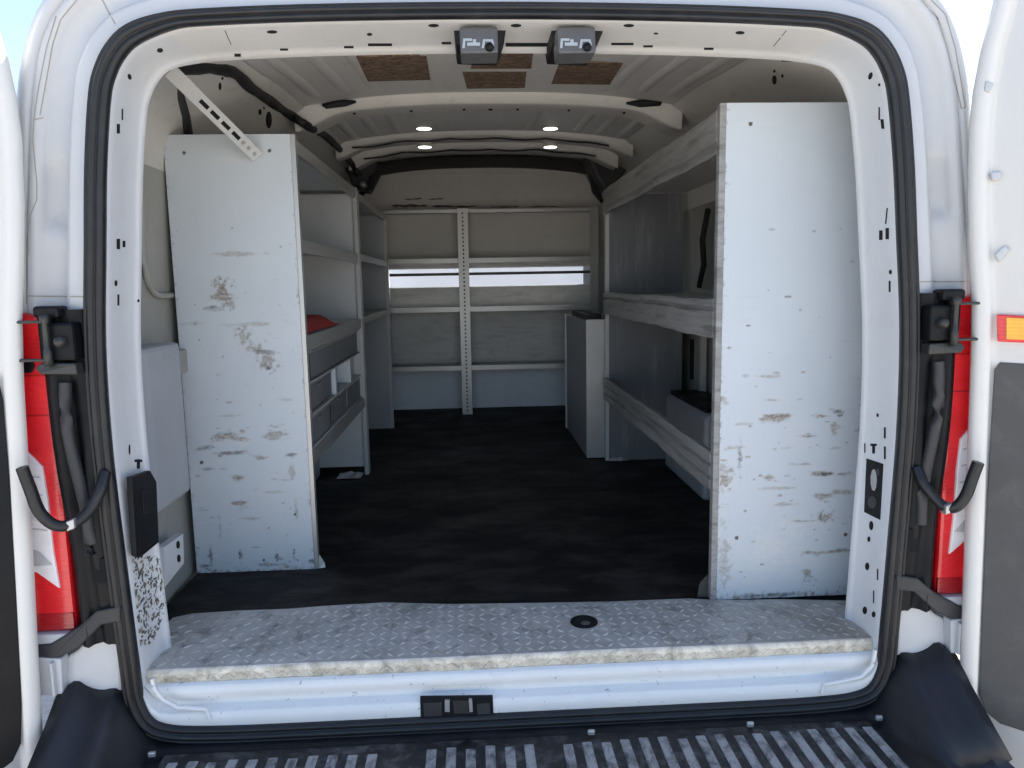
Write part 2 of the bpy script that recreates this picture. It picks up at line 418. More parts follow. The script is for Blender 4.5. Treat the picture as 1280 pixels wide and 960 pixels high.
# door frame reveal + sill
rv = MB()
S = lambda a, b, c=None: (lambda i: (a*(1-BOT[i])+b*BOT[i]) if c is None else (a*(1-BOT[i])+b*BOT[i])*(1-TOP[i])+c*TOP[i])
rings = [ring(S(-.031, -.030, -.024), .006), ring(S(-.0355, -.036, -.027), S(.010, .014)), ring(S(-.0375, -.037, -.028), S(.03, .03)),
         ring(S(-.038, -.038, -.029), S(.07, .06)), ring(S(-.041, -.038, -.03), S(.118, .08, .15)), ring(S(-.046, -.040, -.032), S(.128, .09, .175)), ring(S(-.052, -.044, -.040), S(.134, .12, .185)), ring(S(-.044, -.044, -.03), S(.143, .14, .20)), ring(S(.03, -.044, .03), S(.153, .15, .21))]
rv.quad_strip(rings, closed_u=True)
# tag header faces with the frame paint tinted for warm bounce light (third of the loop at the top)
for k in range(len(rv.f)):
    if TOP[k % NC] > .65: rv.m[k] = 1
# sill face under the plate, creased along its length, running into the seal corners
low = sorted([(x, z) for x, y, z in ring(-.034, 0) if z < .02])
sl = MB(); rows = []; nS = 90
xsl = np.linspace(low[0][0]+.001, low[-1][0]-.001, nS)
zbs = np.interp(xsl, [a for a, b in low], [b for a, b in low])
for x, zb_ in zip(xsl, zbs):
    zt_ = max(-.020, zb_+.004); zc_ = min(max(-.076, zb_+.026), zt_-.002)
    def kk(f): return zb_+(zc_-zb_)*f
    rows.append([(x, .016, zb_-.01), (x, .002, zb_), (x, -.001, kk(.15)), (x, -.001, kk(.88)), (x, .003, kk(.97)), (x, .030, zc_), (x, .032, zc_+(zt_-zc_)*.04), (x, .018, zc_+(zt_-zc_)*.42), (x, .0155, zc_+(zt_-zc_)*.52), (x, .016, zt_-.003), (x, .06, zt_)])
sl.quad_strip(rows)
for pth in ([(190, 848), (194, 862), (204, 874), (222, 884), (258, 886), (262, 898)], [(1094, 812), (1090, 832), (1076, 846), (1050, 852), (1030, 855), (1027, 866)]):
    pp_ = [at(a, b, 1, -.004) for a, b in pth]
    sl.tube(pp_, .0045, 8, sx=1.3)
sill_o = sl.build('door_sill', M['sillwhite'], van)
rv_mesh = bpy.data.meshes.new('tmp'); k0 = len(rv.v); rv_mesh.from_pydata(rv.v+sl.v, [], rv.f+[tuple(q+k0 for q in f) for f in sl.f])
bm_ = bmesh.new(); bm_.from_mesh(rv_mesh); bvh_rv = BVHTree.FromBMesh(bm_); bm_.free()
marks = [ell(200, 63, 4, 3), ell(162, 96, 2.5, 4, tilt=-.3), rct(148, 161, 2, 6), rct(153, 143, 1, 7), rct(148, 305, 2.2, 6.5), rct(155, 305, 1.8, 4), ell(145, 354, 2, 4), rct(148, 375, 1.3, 7), ell(173, 376, 1.6, 2), ell(175, 412, 1.4, 2), ell(180, 507, 1.2, 2), ell(162, 562, 1.2, 7), rct(173, 580, 2, 6), rct(173, 576, 5, 1.6),
         ell(340, 40, 7, 2.2), ell(462, 43, 3.5, 2), ell(542, 32, 7, 2.2), ell(645, 32, 7, 2.2), ell(786, 32, 7, 2.2), ell(925, 41, 6, 2.2), ell(820, 42, 3, 1.4), rct(475, 56, 15, 1.8), rct(436, 59, 6, 1.5), rct(558, 54, 6, 1.6), rct(778, 55, 14, 1.6), rct(660, 56, 28, 2.4), rct(810, 58, 6, 1.4), rct(297, 69, 4, 2), rct(355, 62, 5, 1.4), rct(886, 61, 6, 1.5),  # wide dark mark between the catches is painted shade
         ell(1088, 95, 2.6, 5, tilt=.35), ell(1099, 106, 1.6, 2), rct(1103, 155, 2, 6, -.6), rct(1099, 142, 1, 8), rct(1101, 294, 2.2, 6), rct(1109, 292, 2.2, 7), rct(1108, 270, .9, 10, 1), ell(1113, 340, 2, 3), rct(1112, 358, 1.2, 7), ell(1097, 519, 1.6, 2.5), rct(1106, 541, 1.2, 7), rct(1106, 566, 1.2, 8), rct(1092, 556, 4, 1.5), rct(1092, 562, 1.8, 5), rct(1081, 560, .8, 6),
         ell(1089, 657, 2.8, 6), ell(1086, 674, 2, 3.6), ell(1084, 708, 2.8, 5), rct(1097, 718, .9, 7), rct(1092, 746, .8, 8), ell(1081, 763, 3, 5), ell(1092, 768, 2.5, 4)]
pen = [rct(285, 47, .5, 9, -4), rct(975, 48, .6, 10, 8)]
for mk in marks+pen:
    p3 = surf_mark(bvh_rv, mk)
    if p3: rv.poly(p3, 2)
reveal_o = rv.build('door_frame', [M['reveal'], M['header'], M['hole']], van, fix=False)

# scuffed lower part of the left reveal (chipped paint)
chip = MB()
for _ in range(460):
    px = random.uniform(164, 207); py = 694+112*random.random()**.9
    if px-164 < (py-690)*.10 or (px > 207-(py-765)*.4 and py > 765): continue
    r1 = random.uniform(.3, 1.25); r2 = r1*random.uniform(.6, 4.5)
    base_ = ell(px, py, r1, r2, 6, random.choice((0, .5, .6, -.1)))
    p3 = surf_mark(bvh_rv, [(a+random.uniform(-.4, .4), b+random.uniform(-.4, .4)) for a, b in base_], .0012)
    if p3: chip.poly(p3, random.choice((0, 0, 1)))
M['chip'] = painted('chipped_paint_grime', (.10, .088, .07), .8, 0, wear=False)
M['chip2'] = painted('chipped_paint_rust', (.26, .21, .15), .8, 0, wear=False)
chip.build('chipped_paint', [M['chip'], M['chip2']], reveal_o, fix=False)

# lock plate on the left pillar, striker recess on the right one
def on_rv(pts, lift=.001):
    out = []
    for px, py in pts:
        d = ray(px, py).normalized(); h = bvh_rv.ray_cast(O, d)[0]
        if h is None: h = bvh_rv.find_nearest(at(px, py, 1, .1))[0]
        out.append(h-d*lift)
    return out
lp = MB(); PX = -.779
q = [at(a, b, 0, PX) for a, b in ((165, 596), (188, 588), (196, 602), (199, 678), (176, 697), (171, 694))]
lp.prism(q, (-.012, 0, 0)); lp.prism([at(a, b, 0, PX+.0025) for a, b in ((178, 612), (187, 610), (190, 640), (181, 643))], (-.008, 0, 0))
lp.build('lock_cover', M['black'], van, bevel=.002)
lp = MB(); q = on_rv([(1083, 573), (1104, 580), (1100, 650), (1080, 640)], .0015)
lp.prism(q, (.004, 0, 0), 0)
for (a, b, c_, d_, mi) in ((1092, 600, 5, 14, 1), (1090, 628, 7, 8, 2), (1086, 634, 3, 4, 0), (1097, 590, 3, 5, 2)):
    q = on_rv(ell(a, b, c_*.8, d_, 9), .004)
    if q: lp.prism(q, (.002, 0, 0), mi)
lp.build('striker_recess', [M['black'], M['steel'], M['hingemetal']], van, fix=True)

# latch opening in the sill
lt = MB(); YT_ = -.003
def lq(pts, mi, d=0): lt.prism([at(a, b, 1, YT_-d) for a, b in pts], (0, .008, 0), mi)
lq([(525, 872), (616, 871), (617, 897), (526, 898)], 0)
for pts, mi, l in (([(529, 879), (552, 878), (552, 895), (530, 896)], 1, .001), ([(556, 875), (562, 875), (562, 890), (556, 890)], 2, .003), ([(566, 876), (587, 876), (588, 892), (568, 892)], 3, .001), ([(586, 875), (590, 875), (591, 890), (587, 890)], 2, .008), ([(596, 880), (612, 879), (613, 894), (597, 895)], 1, .001)):
    lq(pts, mi, l)
lt.build('sill_latch', [M['hole'], M['darktrim'], M['steel'], M['hingemetal']], van)

# exterior rear skin between seal and body side
OUT = [(0, 1.60), (.35, 1.585), (.62, 1.545), (.80, 1.485), (.91, 1.40), (.968, 1.27), (1.0, 1.08), (1.02, .93), (1.035, .72), (1.04, .5), (1.04, .25), (1.035, .05), (1.02, -.10), (1.0, -.2), (.6, -.26), (0, -.26)]
OC = closed_curve(OUT, NC)
# pair by index of the seal curve: resample outer curve by matching direction from a centre
import bisect
def ang(p): return math.atan2(p.x, p.y-.6)
OCs = sorted(((ang(p), p) for p in closed_curve(OUT, 1600)), key=lambda t: t[0])
keys = [k for k, _ in OCs]
OUTP = []
for p in CUR:
    k = bisect.bisect(keys, ang(p)) % len(OCs); OUTP.append(OCs[k][1])
def oring(t, y, dn=0):
    out = []
    for i in range(NC):
        p = (CUR[i]+NRM[i]*0).lerp(OUTP[i], t)
        out.append((XC+p.x, y(i) if callable(y) else y, p.y))
    return out
def ystep(t, y0, lift=.013):
    out = []
    for i in range(NC):
        p = CUR[i].lerp(OUTP[i], t); z = p.y
        k = sm01((z-1.078)/.006)+sm01((.965-z)/.006) if abs(p.x) > .5 else 1
        if z < .72: k *= sm01((z-.55)/.1)
        out.append((XC+p.x, y0-lift*min(1, k), p.y))
    return out
skin = MB()
sk_r = [ring(-.01, .012), ring(.012, .012), oring(.20, .013), oring(.245, .015), ystep(.262, .040), ystep(.28, .052), ystep(.33, .054), ystep(.53, .050), ystep(.57, .038, .008), oring(.62, .022), oring(.70, .016), oring(.715, .022), oring(.735, .022), oring(.75, .015), oring(.88, .022), oring(.95, .035), oring(.99, .06), oring(1.0, .10), oring(1.012, .3), oring(1.015, 1.2), oring(1.015, 3.62)]
skin.quad_strip(sk_r, closed_u=True)
sbm = bpy.data.meshes.new('t'); sbm.from_pydata(skin.v, [], skin.f); b2 = bmesh.new(); b2.from_mesh(sbm); bvh_sk = BVHTree.FromBMesh(b2); b2.free()
def seam(path, hw_=.75):
    for (ax_, ay_), (bx_, by_) in zip(path[:-1], path[1:]):
        n_ = max(2, int(math.hypot(bx_-ax_, by_-ay_)/5)); L_ = math.hypot(bx_-ax_, by_-ay_); nx_, ny_ = -(by_-ay_)/L_*hw_, (bx_-ax_)/L_*hw_
        for k in range(n_):
            q = []
            for t, sg in ((k/n_, 1), ((k+1)/n_, 1), ((k+1)/n_, -1), (k/n_, -1)):
                q.append((ax_+(bx_-ax_)*t+nx_*sg, ay_+(by_-ay_)*t+ny_*sg))
            p3 = surf_mark(bvh_sk, q, .0006)
            if p3: skin.poly(p3, 1)
for pth in ([(96, 0), (76, 24), (66, 55), (58, 100), (50, 144)], [(70, 20), (58, 60), (48, 110), (42, 150), (41, 178)], [(128, 0), (134, 12), (144, 30)], [(42, 150), (54, 147)], [(46, 228), (46, 250), (38, 268), (34, 300), (33, 380)], [(41, 178), (46, 228)], [(36, 370), (108, 371)],
            [(1152, 0), (1172, 22), (1184, 60), (1202, 136)], [(1164, 0), (1182, 18), (1194, 60), (1207, 134)], [(1202, 136), (1207, 134)], [(1150, 352), (1216, 352)]):
    seam(pth)
M['seamline'] = painted('aged_seam_sealer', (.33, .30, .25), .7, 0, wear=False)
skin_o = skin.build('body_shell', [M['white'], M['seamline']], van)
# swage steps on the pillars, part of the body panels
# interior shell: floor, walls, cant rails, roof
def crown(y): return 1.452+.045*sm01((y-.2)/.8)+.10*max(0, min(1, (y-.7)/2.7))
def roofz(x, y): return crown(y)-.050*(abs(x-XC)/.68)**2.6
wl = {}; inner_pts = []
for sgn, nm in ((-1, 'left'), (1, 'right')):
    mb = MB(); rows = []
    for k in range(36):
        y = .135+k*(3.47-.135)/35; cz = crown(y)-1.5
        prof_ = [(.940, -.01), (.945, .30), (.945, .62), (.942, .80), (.938, .92), (.934, .99), (.930, 1.08), (.926, 1.16)]
        rows.append([(XC+sgn*a, y, b) for a, b in prof_])
    mb.quad_strip(rows)
    # upright ribs and horizontal rail pressed from the same sheet
    for yy in (.30, .95, 1.62, 2.35, 3.05):
        mb.prism([(XC+sgn*.935, yy, .02), (XC+sgn*.905, yy+.012, .02), (XC+sgn*.905, yy+.10, .02), (XC+sgn*.935, yy+.112, .02)], (0, 0, .62))
    mb.box(*sorted((XC+sgn*.90, XC+sgn*.94)), .145, 3.4, .60, .668)
    wl[sgn] = mb.build('side_wall', M['innerwall'], van, bevel=.006)
    # window blank outline pressed in the wall behind the pillar
    wf = MB(); fr = []
    ys0, ys1, zs0, zs1, rad = .455, 1.0, .82, 1.27, .09
    path = []
    for cx_, cz_, a0 in ((ys1-rad, zs1-rad, 0), (ys0+rad, zs1-rad, 90), (ys0+rad, zs0+rad, 180), (ys1-rad, zs0+rad, 270)):
        for k in range(7):
            a = R(a0+15*k); path.append((cx_+rad*math.cos(a), cz_+rad*math.sin(a)))
    def wx(z): return .942-.014*sm01((z-.8)/.35)
    wf.tube([(XC+sgn*(wx(b)-.008), a, b) for a, b in path]+[(XC+sgn*(wx(path[0][1])-.008), *path[0])], .009, 8, caps=False)
    wf.build('window_frame', M['innerwall'], wl[sgn])
    wa = MB()     # wheel arch box
    wa.prism([(XC+sgn*.94, 1.15, 0), (XC+sgn*.775, 1.15, 0), (XC+sgn*.775, 1.15, .315), (XC+sgn*.79, 1.15, .335), (XC+sgn*.94, 1.15, .335)], (0, .56, 0))
    wa.build("wheel_arch", M["shelfdark"], wl[sgn], bevel=.015)
    wm = MB(); wm.box(*sorted((XC+sgn*.79, XC+sgn*.93)), 1.19, 1.68, .333, .352); wm.build('arch_mat', M['black'], wl[sgn], bevel=.004)
    # cant rail
    cr_ = MB(); rows = []
    for k in range(40):
        y = .16+k*(3.47-.16)/39; dz = crown(y)-1.5
        prof_ = [(.926, 1.16), (.918, 1.225), (.895, 1.275), (.855, 1.325+dz*.4), (.815, 1.365+dz*.7), (.765, 1.395+dz*.9), (.70, 1.425+dz), (.66, 1.450+dz)]
        rows.append([(XC+sgn*a, y, b) for a, b in prof_])
    cr_.quad_strip(rows)
    cbm = bpy.data.meshes.new('t'); cbm.from_pydata(cr_.v, [], cr_.f); b2 = bmesh.new(); b2.from_mesh(cbm); bv = BVHTree.FromBMesh(b2); b2.free()
    ms = [ell(275, 108, 2, 5), ell(278, 98, 1.6, 2), ell(325, 140, 2, 4), ell(336, 150, 4, 11), ell(330, 135, 1.2, 2), ell(242, 92, 1.2, 2)] if sgn < 0 else [ell(968, 100, 3, 6), ell(978, 95, 1.6, 2.4), ell(968, 89, 1.6, 2), rct(990, 73, 14, 4, -1), ell(1018, 78, 4, 2.5)]
    for mk in ms:
        p3 = surf_mark(bv, mk, .001)
        if p3: cr_.poly(p3, 1)
    inner_pts.append((cr_.v[:320], cr_.f[:273]))
    cr_.build('cant_rail', [M['beige'], M['hole']], van, fix=False)
# lower left inner pieces visible between pillar and shelving
lw = MB()
lw.prism([(XC-.925, .20, .30), (XC-.862, .20, .30), (XC-.85, .24, .30), (XC-.85, .44, .30), (XC-.925, .44, .30)], (0, 0, .40))
lw.build('pillar_box', M['shelfdark'], van, bevel=.012)
rw = MB(); rw.prism([at(a, b, 0, XC+.928) for a, b in ((862, 424), (876, 424), (876, 476), (862, 474))], (.01, 0, 0)); rw.build('wall_recess', M['hole'], van)
lw = MB(); q = [at(205, 684, 0, XC-.86), at(229, 667, 0, XC-.86), at(230, 704, 0, XC-.86), at(206, 734, 0, XC-.86)]
lw.prism(q, (-.02, 0, 0)); 
for px, py in ((223, 681), (224, 698)):
    lw.prism([at(a, b, 0, XC-.8585) for a, b in ell(px, py, 2, 5)], (-.003, 0, 0), 1)
lw.build('wall_bracket', [M['reveal'], M['hole']], van)

# roof skin
rf = MB(); rows = []
for k in range(44):
    y = .17+k*(3.47-.17)/43
    row = []
    for j in range(61):
        x = XC-.72+1.44*j/60; row.append((x, y, roofz(x, y)))
    rows.append(row)
rf.quad_strip(rows)
# fore-aft pressed ribs of the roof skin
for xr in (-.60, -.50, -.40, -.20, .20, .42, .52, .62):
    for (ya, yb) in ((.30, 1.12), (1.5, 2.05)):
        rr = []
        for k in range(9):
            y = ya+(yb-ya)*k/8; e = .006*min(1, min(k, 8-k)/1.2)
            rr.append([(XC+xr+dx, y, roofz(XC+xr+dx, y)-e*h) for dx, h in ((-.02, 0), (-.012, 1), (.012, 1), (.02, 0))])
        rf.quad_strip(rr)
inner_pts.append((list(rf.v), list(rf.f)))
roof_o = rf.build('ceiling', M['ceiling'], van, fix=False)
def bow(y0, y1, drop, nm='roof_bow', mat='beige', hw=.70):
    b = MB(); rr = []
    for (y, d) in ((y0-.012, .0), (y0, drop), (y0+.012, drop+.004), ((y0+y1)/2, drop-.004), (y1-.012, drop+.004), (y1, drop), (y1+.012, 0)):
        row = []
        for j in range(41):
            x = XC-hw+2*hw*j/40; e = 1+1.1*sm01((abs(x-XC)-.52)/.18)
            row.append((x, y, roofz(x, y)-d*e+.001))
        rr.append(row)
    b.quad_strip(rr)
    cbm = bpy.data.meshes.new('t'); cbm.from_pydata(b.v, [], b.f); b2 = bmesh.new(); b2.from_mesh(cbm); bv = BVHTree.FromBMesh(b2); b2.free()
    inner_pts.append((list(b.v), list(b.f)))
    if y0 < 1.4:
        for px, py, rx, ry in ((443, 142, 2, 1.5), (514, 139, 2, 1.4), (580, 137, 2, 1.4), (613, 137, 3, 1.4), (647, 137, 2, 1.4), (711, 138, 2, 1.4), (780, 141, 2, 1.4)):
            p3 = surf_mark(bv, ell(px, py, rx, ry), .001)
            if p3: b.poly(p3, 1)
    return b.build(nm, [M[mat], M['hole']], roof_o, fix=False)
bow(1.24, 1.40, .034)
bow(2.06, 2.15, .030)
bow(2.42, 2.54, .035)
vv = []; ff = []
for a, b in inner_pts:
    k = len(vv); vv += a; ff += [tuple(x+k for x in f) for f in b]
bvh_in = BVHTree.FromPolygons([tuple(v) for v in vv], ff)
def on_in(px, py, lift):
    d = ray(px, py).normalized(); h = bvh_in.ray_cast(O, d)[0]
    return None if h is None else h-d*lift
# dark soft edge packs at the ends of the first bow
for pts in ([(402, 133), (425, 127), (446, 129), (432, 134), (408, 137)], [(782, 131), (800, 127), (828, 128), (826, 133), (800, 135)]):
    t = MB(); base_ = [on_in(a, b, .012) for a, b in pts]
    t.prism(base_, (0, 0, .01)); t.build('sealant_pad', M['black'], roof_o, bevel=.003)
# bare wood showing on the roof
for pts in ([(445, 71), (533, 70), (538, 100), (460, 102)], [(600, 62), (667, 62), (664, 86), (588, 86)], [(578, 90), (658, 90), (656, 110), (584, 111)], [(700, 78), (779, 79), (762, 106), (689, 105)]):
    t = MB(); q = [on_in(a, b, .006) for a, b in pts]
    t.prism(q, (0, 0, .008)); t.build('wood_patch', M['wood'], roof_o)
# ceiling lamps
for px, py in ((530, 160.5), (688, 160.5), (531, 183.5), (688, 183.5)):
    p = at(px, py, 2, 1.50)
    for _ in range(6): p = at(px, py, 2, roofz(p.x, p.y)-(.006 if py < 170 else .038))
    lm = MB(); lm.lathe(p, (0, 0, -1), [(.0, .002), (.034, .002), (.037, -.002), (.038, -.03)], 24, 0)
    lo_ = lm.build('ceiling_light', M['beige'], van)
    ln = MB(); ln.lathe(p, (0, 0, -1), [(0, .006), (.022, .005), (.033, .0025)], 20)
    ln.build('lamp_lens', M['glow'], lo_)
# wiring loom, sagging along the left roof edge
path = [(203, 76, .17), (225, 84, .22), (262, 85, .32), (293, 91, .45), (312, 108, .62), (340, 128, .85), (362, 143, 1.05), (384, 157, 1.25), (404, 168, 1.5), (424, 186, 1.85), (440, 205, 2.2), (450, 222, 2.45)]
wr = MB(); pts = []
for px, py, y in path:
    p = on_in(px, py, .016); pts.append(at(px, py, 1, y) if p is None or p.y > 3 else p)
dense = []
for i in range(len(pts)-1):
    for k in range(6):
        p0, p1, p2, p3 = pts[max(i-1, 0)], pts[i], pts[i+1], pts[min(i+2, len(pts)-1)]; t = k/6
        dense.append(.5*((2*p1)+(-p0+p2)*t+(2*p0-5*p1+4*p2-p3)*t*t+(-p0+3*p1-3*p2+p3)*t**3)+Vector((0, 0, random.uniform(-.0015, .0015))))
wr.tube(dense, [.0155+.0012*math.sin(i*.9) for i in range(len(dense))], 10)
wr.build('wiring_loom', M['wire'], van)
# thin wires clipped across the rear bows
wr = MB()
for off, y in ((0, 2.03), (.02, 2.40)):
    pp = []
    for j in range(25):
        x = XC-.62+1.2*j/24; pp.append((x, y+.01*math.sin(j*.9+off*50), roofz(x, y)-.036-.008*abs(math.sin(j*.7+off*9))))
    wr.tube(pp, .0045, 6)
wr.build('ceiling_wire', M['wire'], van)

# black catches under the header
for x0 in (566, 688):
    dx = x0-566
    ct = MB()
    yb = .045
    back = [at(x0, 29, 1, yb+.02), at(x0+70, 29, 1, yb+.02), at(x0+58, 58, 1, yb+.03), at(x0+4, 56, 1, yb+.03)]
    ct.prism(back, (0, .14, 0))
    c_o = ct.build('door_catch', M['black'], van, bevel=.003)
    fb = MB(); f0 = [at(x0+8, 33, 1, yb-.02), at(x0+56, 33, 1, yb-.02), at(x0+57, 66, 1, yb-.02), at(x0+10, 67, 1, yb-.02)]
    fb.prism(f0, (0, .075, 0)); fb.build('catch_housing', M['lamp'], c_o, bevel=.004)
    mk = MB(); ym = yb-.0215
    def mq(pts): mk.prism([at(x0+a, b, 1, ym) for a, b in pts], (0, .003, 0))
    mq([(13, 48), (16, 48), (15, 60), (12, 60)]); mq([(16, 48), (24, 48), (24, 51), (16, 51)]); mq([(18, 53), (34, 53), (34, 57), (18, 57)])
    mq([(25, 49), (29, 49), (29, 53), (25, 53)]); mq([(38, 49), (41, 49), (39, 60), (36, 60)]); mq([(41, 49), (50, 49), (51, 52), (41, 52)]); mq([(48, 52), (51, 52), (52, 57), (50, 58)])
    mk.build('catch_mechanism', M['steel'], c_o)
    kn = MB(); kn.lathe(at(x0+46, 59, 1, ym), (0, -1, 0), [(0, .008), (.007, .007), (.009, 0)], 14); kn.build('catch_button', M['black'], c_o)

# cargo floor sheet under the mat
fl = MB(); fl.box(XC-.93, XC+.93, .03, 3.47, -.05, -.012); fl.build('cargo_floor', M['innerwall'], van)
# panel added in the open cab to catch sky light for the partition slit
cb = MB(); cb.box(XC-.80, XC+.80, 3.80, 3.86, .2, 1.12); cb.build('cab_light_catcher', M['shelfdark'], van, bevel=.02)

# B-pillar trims and belt reels beside the partition head
for sgn in (-1, 1):
    t = MB()
    if sgn < 0:
        q = [(424, 195), (440, 190), (469, 196), (470, 214), (458, 238), (440, 232)]
    else:
        q = [(733, 192), (752, 188), (775, 190), (790, 205), (768, 232), (757, 238), (744, 218)]
    t.prism([at(a, b, 1, 2.60) for a, b in q], (0, .22, 0)); t.build('pillar_trim', M['darktrim'], van, bevel=.015)
    t = MB()
    q = [(462, 222), (469, 216), (466, 236), (458, 240)] if sgn < 0 else [(735, 214), (741, 226), (757, 250), (752, 254), (741, 240)]
    t.prism([at(a, b, 1, 2.56) for a, b in q], (0, .03, 0)); t.build('belt_strap', M['black'], van, bevel=.003)
    t = MB(); px, py = (454, 231) if sgn < 0 else (757, 245)
    t.lathe(at(px, py, 1, 2.54), (0, -1, 0), [(0, .02), (.014, .018), (.016, .01), (.018, -.03)], 14); t.build('belt_bolt', M['steel'], van)

# tail lights, hinge, strap, pillar cover on each side
def mir(p): return Vector((2*XC-p.x, p.y, p.z))
for sgn in (-1, 1):
    F = (lambda p: p) if sgn < 0 else mir
    P = lambda a, b, y: F(at(a, b, 1, y))
    tl = MB()
    q = [P(-40, 386, .0), P(26, 391, .0), P(46, 395, .0), P(56, 412, .0), P(62, 450, .0), P(70, 540, .0), P(80, 640, .0), P(90, 745, .0), P(95, 788, .0), P(-14, 794, .0), P(-36, 640, .0)]
    tl.prism(q, (0, .07, 0)); tlo = tl.build('tail_light', M['redlens'], van, bevel=.008)
    ln = MB(); ln.prism([P(-16, 560, -.006), P(34, 566, -.006), P(52, 584, -.006), P(59, 625, -.006), P(66, 690, -.006), P(74, 736, -.006), P(46, 716, -.006), P(-6, 700, -.006)], (0, .012, 0))
    ln.build('reversing_lens', M['clearlens'], tlo, bevel=.002)
    sg_ = MB(); sg_.prism([P(-12, 770, -.0015), P(91, 766, -.0015), P(93, 786, -.0015), P(-13, 792, -.0015)], (0, .02, 0)); sg_.build('lamp_lower_band', M['darkred'], tlo, bevel=.001)
    for (a0, b0, a1) in ((-20, 470, 62), (-20, 520, 66)):
        sg_ = MB(); sg_.prism([P(a0, b0, -.0006), P(a1, b0-2, -.0006), P(a1, b0, -.0006), P(a0, b0+2, -.0006)], (0, .01, 0)); sg_.build('lamp_joint', M['darkred'], tlo)
    gf = MB(); gf.prism([P(8, 690, -.0066), P(30, 682, -.0066), P(50, 690, -.0066), P(66, 706, -.0066), P(44, 708, -.0066)], (0, .004, 0)); gf.build('lens_facet', M['greylens'], tlo)
    for k in range(4):
        gf = MB(); gf.prism([P(4, 590+22*k, -.0064), P(50+3*k, 596+22*k, -.0064), P(50+3*k, 598+22*k, -.0064), P(4, 592+22*k, -.0064)], (0, .003, 0)); gf.build('lens_ridge', M['greylens'], tlo)
    if sgn < 0:
        ln = MB(); ln.prism([P(27, 448, -.004), P(40, 450, -.004), P(43, 458, -.004), P(39, 466, -.004), P(28, 467, -.004)], (0, .01, 0)); ln.build('lamp_plug', M['black'], tlo, bevel=.002)
    # pillar cover in black plastic with a vertical gutter
    pc = MB()
    rows = []
    for k in range(14):
        t = k/13; z = .80-.71*t
        xo = P(66+t*32, 0, .0)  # placeholder for lateral run
        xa = XC+sgn*(.956-.03*t); xb = XC+sgn*(.862-.004*t)
        prof_ = [(xa, .06), (xa, -.006), (xa+(xb-xa)*.22, -.012), (xa+(xb-xa)*.3, .002), (xa+(xb-xa)*.48, .005), (xa+(xb-xa)*.58, -.004), (xa+(xb-xa)*.74, -.01), (xa+(xb-xa)*.86, -.002), (xb, -.001), (xb, .05)]
        rows.append([(a, b+.006*math.sin(t*9+j), z) for j, (a, b) in enumerate(prof_)])
    pc.quad_strip(rows); pc.build('pillar_cover', M['black'], van, fix=True)
    hs = MB(); hp = []
    for k in range(16):
        t = k/15; hp.append((XC+sgn*(.905-.012*t+.006*math.sin(t*6)), -.016-.004*math.sin(t*5), .655-.36*t))
    hs.tube(hp, .012, 8); hs.build('wire_sleeve', M['darktrim'], van)
    # hinge
    hg = MB()
    xh = XC+sgn*.900; s = sgn
    hg.box(*sorted((xh-s*.028, xh+s*.022)), -.034, .02, .70, .775)
    hg.box(*sorted((xh-s*.002, xh+s*.048)), -.030, .01, .785, .808)
    hg.box(*sorted((xh+s*.022, xh+s*.05)), -.016, .01, .695, .79)
    h_o = hg.build('door_hinge', M['black'], van, bevel=.006)
    for z in (.700, .775):
        ha = MB()
        ha.prism([(xh+s*.012, -.038, z), (xh+s*.05, -.034, z), (xh+s*.078, -.036, z), (xh+s*.078, -.046, z), (xh+s*.05, -.044, z), (xh+s*.010, -.048, z)], (0, 0, .006))
        ha.build('hinge_arm', M['hingemetal'], h_o, bevel=.002)
    pn = MB(); pn.lathe((xh+s*.018, -.044, .69), (0, 0, 1), [(0, 0), (.008, .0), (.008, .03), (.0055, .035), (.0055, .085), (.009, .09), (.009, .10), (0, .102)], 14); pn.build('hinge_pin', M['hingemetal'], h_o)
    lb = MB(); lb.prism([(xh-s*.03, -.036, .672), (xh+s*.04, -.040, .675), (xh+s*.05, -.036, .686), (xh+s*.04, -.036, .697), (xh-s*.028, -.036, .695)], (0, .045, 0)); lb.build('hinge_bracket', M['hingemetal'], h_o, bevel=.003)
    bt = MB(); bt.lathe((xh-s*.004, -.034, .738), (0, -1, 0), [(0, .016), (.007, .015), (.011, .009), (.012, 0)], 12); bt.build('hinge_bolt', M['hingemetal'], h_o)
    # check strap hanging from pillar to door
    cs = MB()
    if sgn < 0:
        pp = [P(132, 590, -.012), P(126, 612, -.03), P(112, 638, -.045), P(92, 654, -.06), P(70, 657, -.075), P(50, 641, -.085), P(38, 612, -.092), P(26, 580, -.10)]
    else:
        pp = [at(1146, 585, 1, -.01), at(1154, 604, 1, -.03), at(1168, 622, 1, -.045), at(1182, 634, 1, -.06), at(1196, 633, 1, -.075), at(1208, 618, 1, -.085), at(1216, 596, 1, -.09), at(1224, 575, 1, -.095)]
    dn = []
    for i in range(len(pp)-1):
        for k in range(5):
            p0, p1, p2, p3 = pp[max(i-1, 0)], pp[i], pp[i+1], pp[min(i+2, len(pp)-1)]; t = k/5
            dn.append(.5*((2*p1)+(-p0+p2)*t+(2*p0-5*p1+4*p2-p3)*t*t+(-p0+3*p1-3*p2+p3)*t**3))
    cs.tube(dn, .0115, 8); cso = cs.build('check_strap', M['rubber'], van)
    cl = MB(); cl.obox(pp[3]+Vector((0, -.004, 0)), Vector((.008, 0, .003)), Vector((0, .01, 0)), Vector((0, 0, .010))); cl.build('strap_clip', M['steel'], cso, bevel=.002)
    # pipe clip / drain on the cover
    rc = MB(); rc.prism([P(116, 700, -.008), P(130, 698, -.008), P(134, 728, -.008), P(118, 730, -.008)], (0, .02, 0)); rc.build('cover_recess', M['hole'], van)
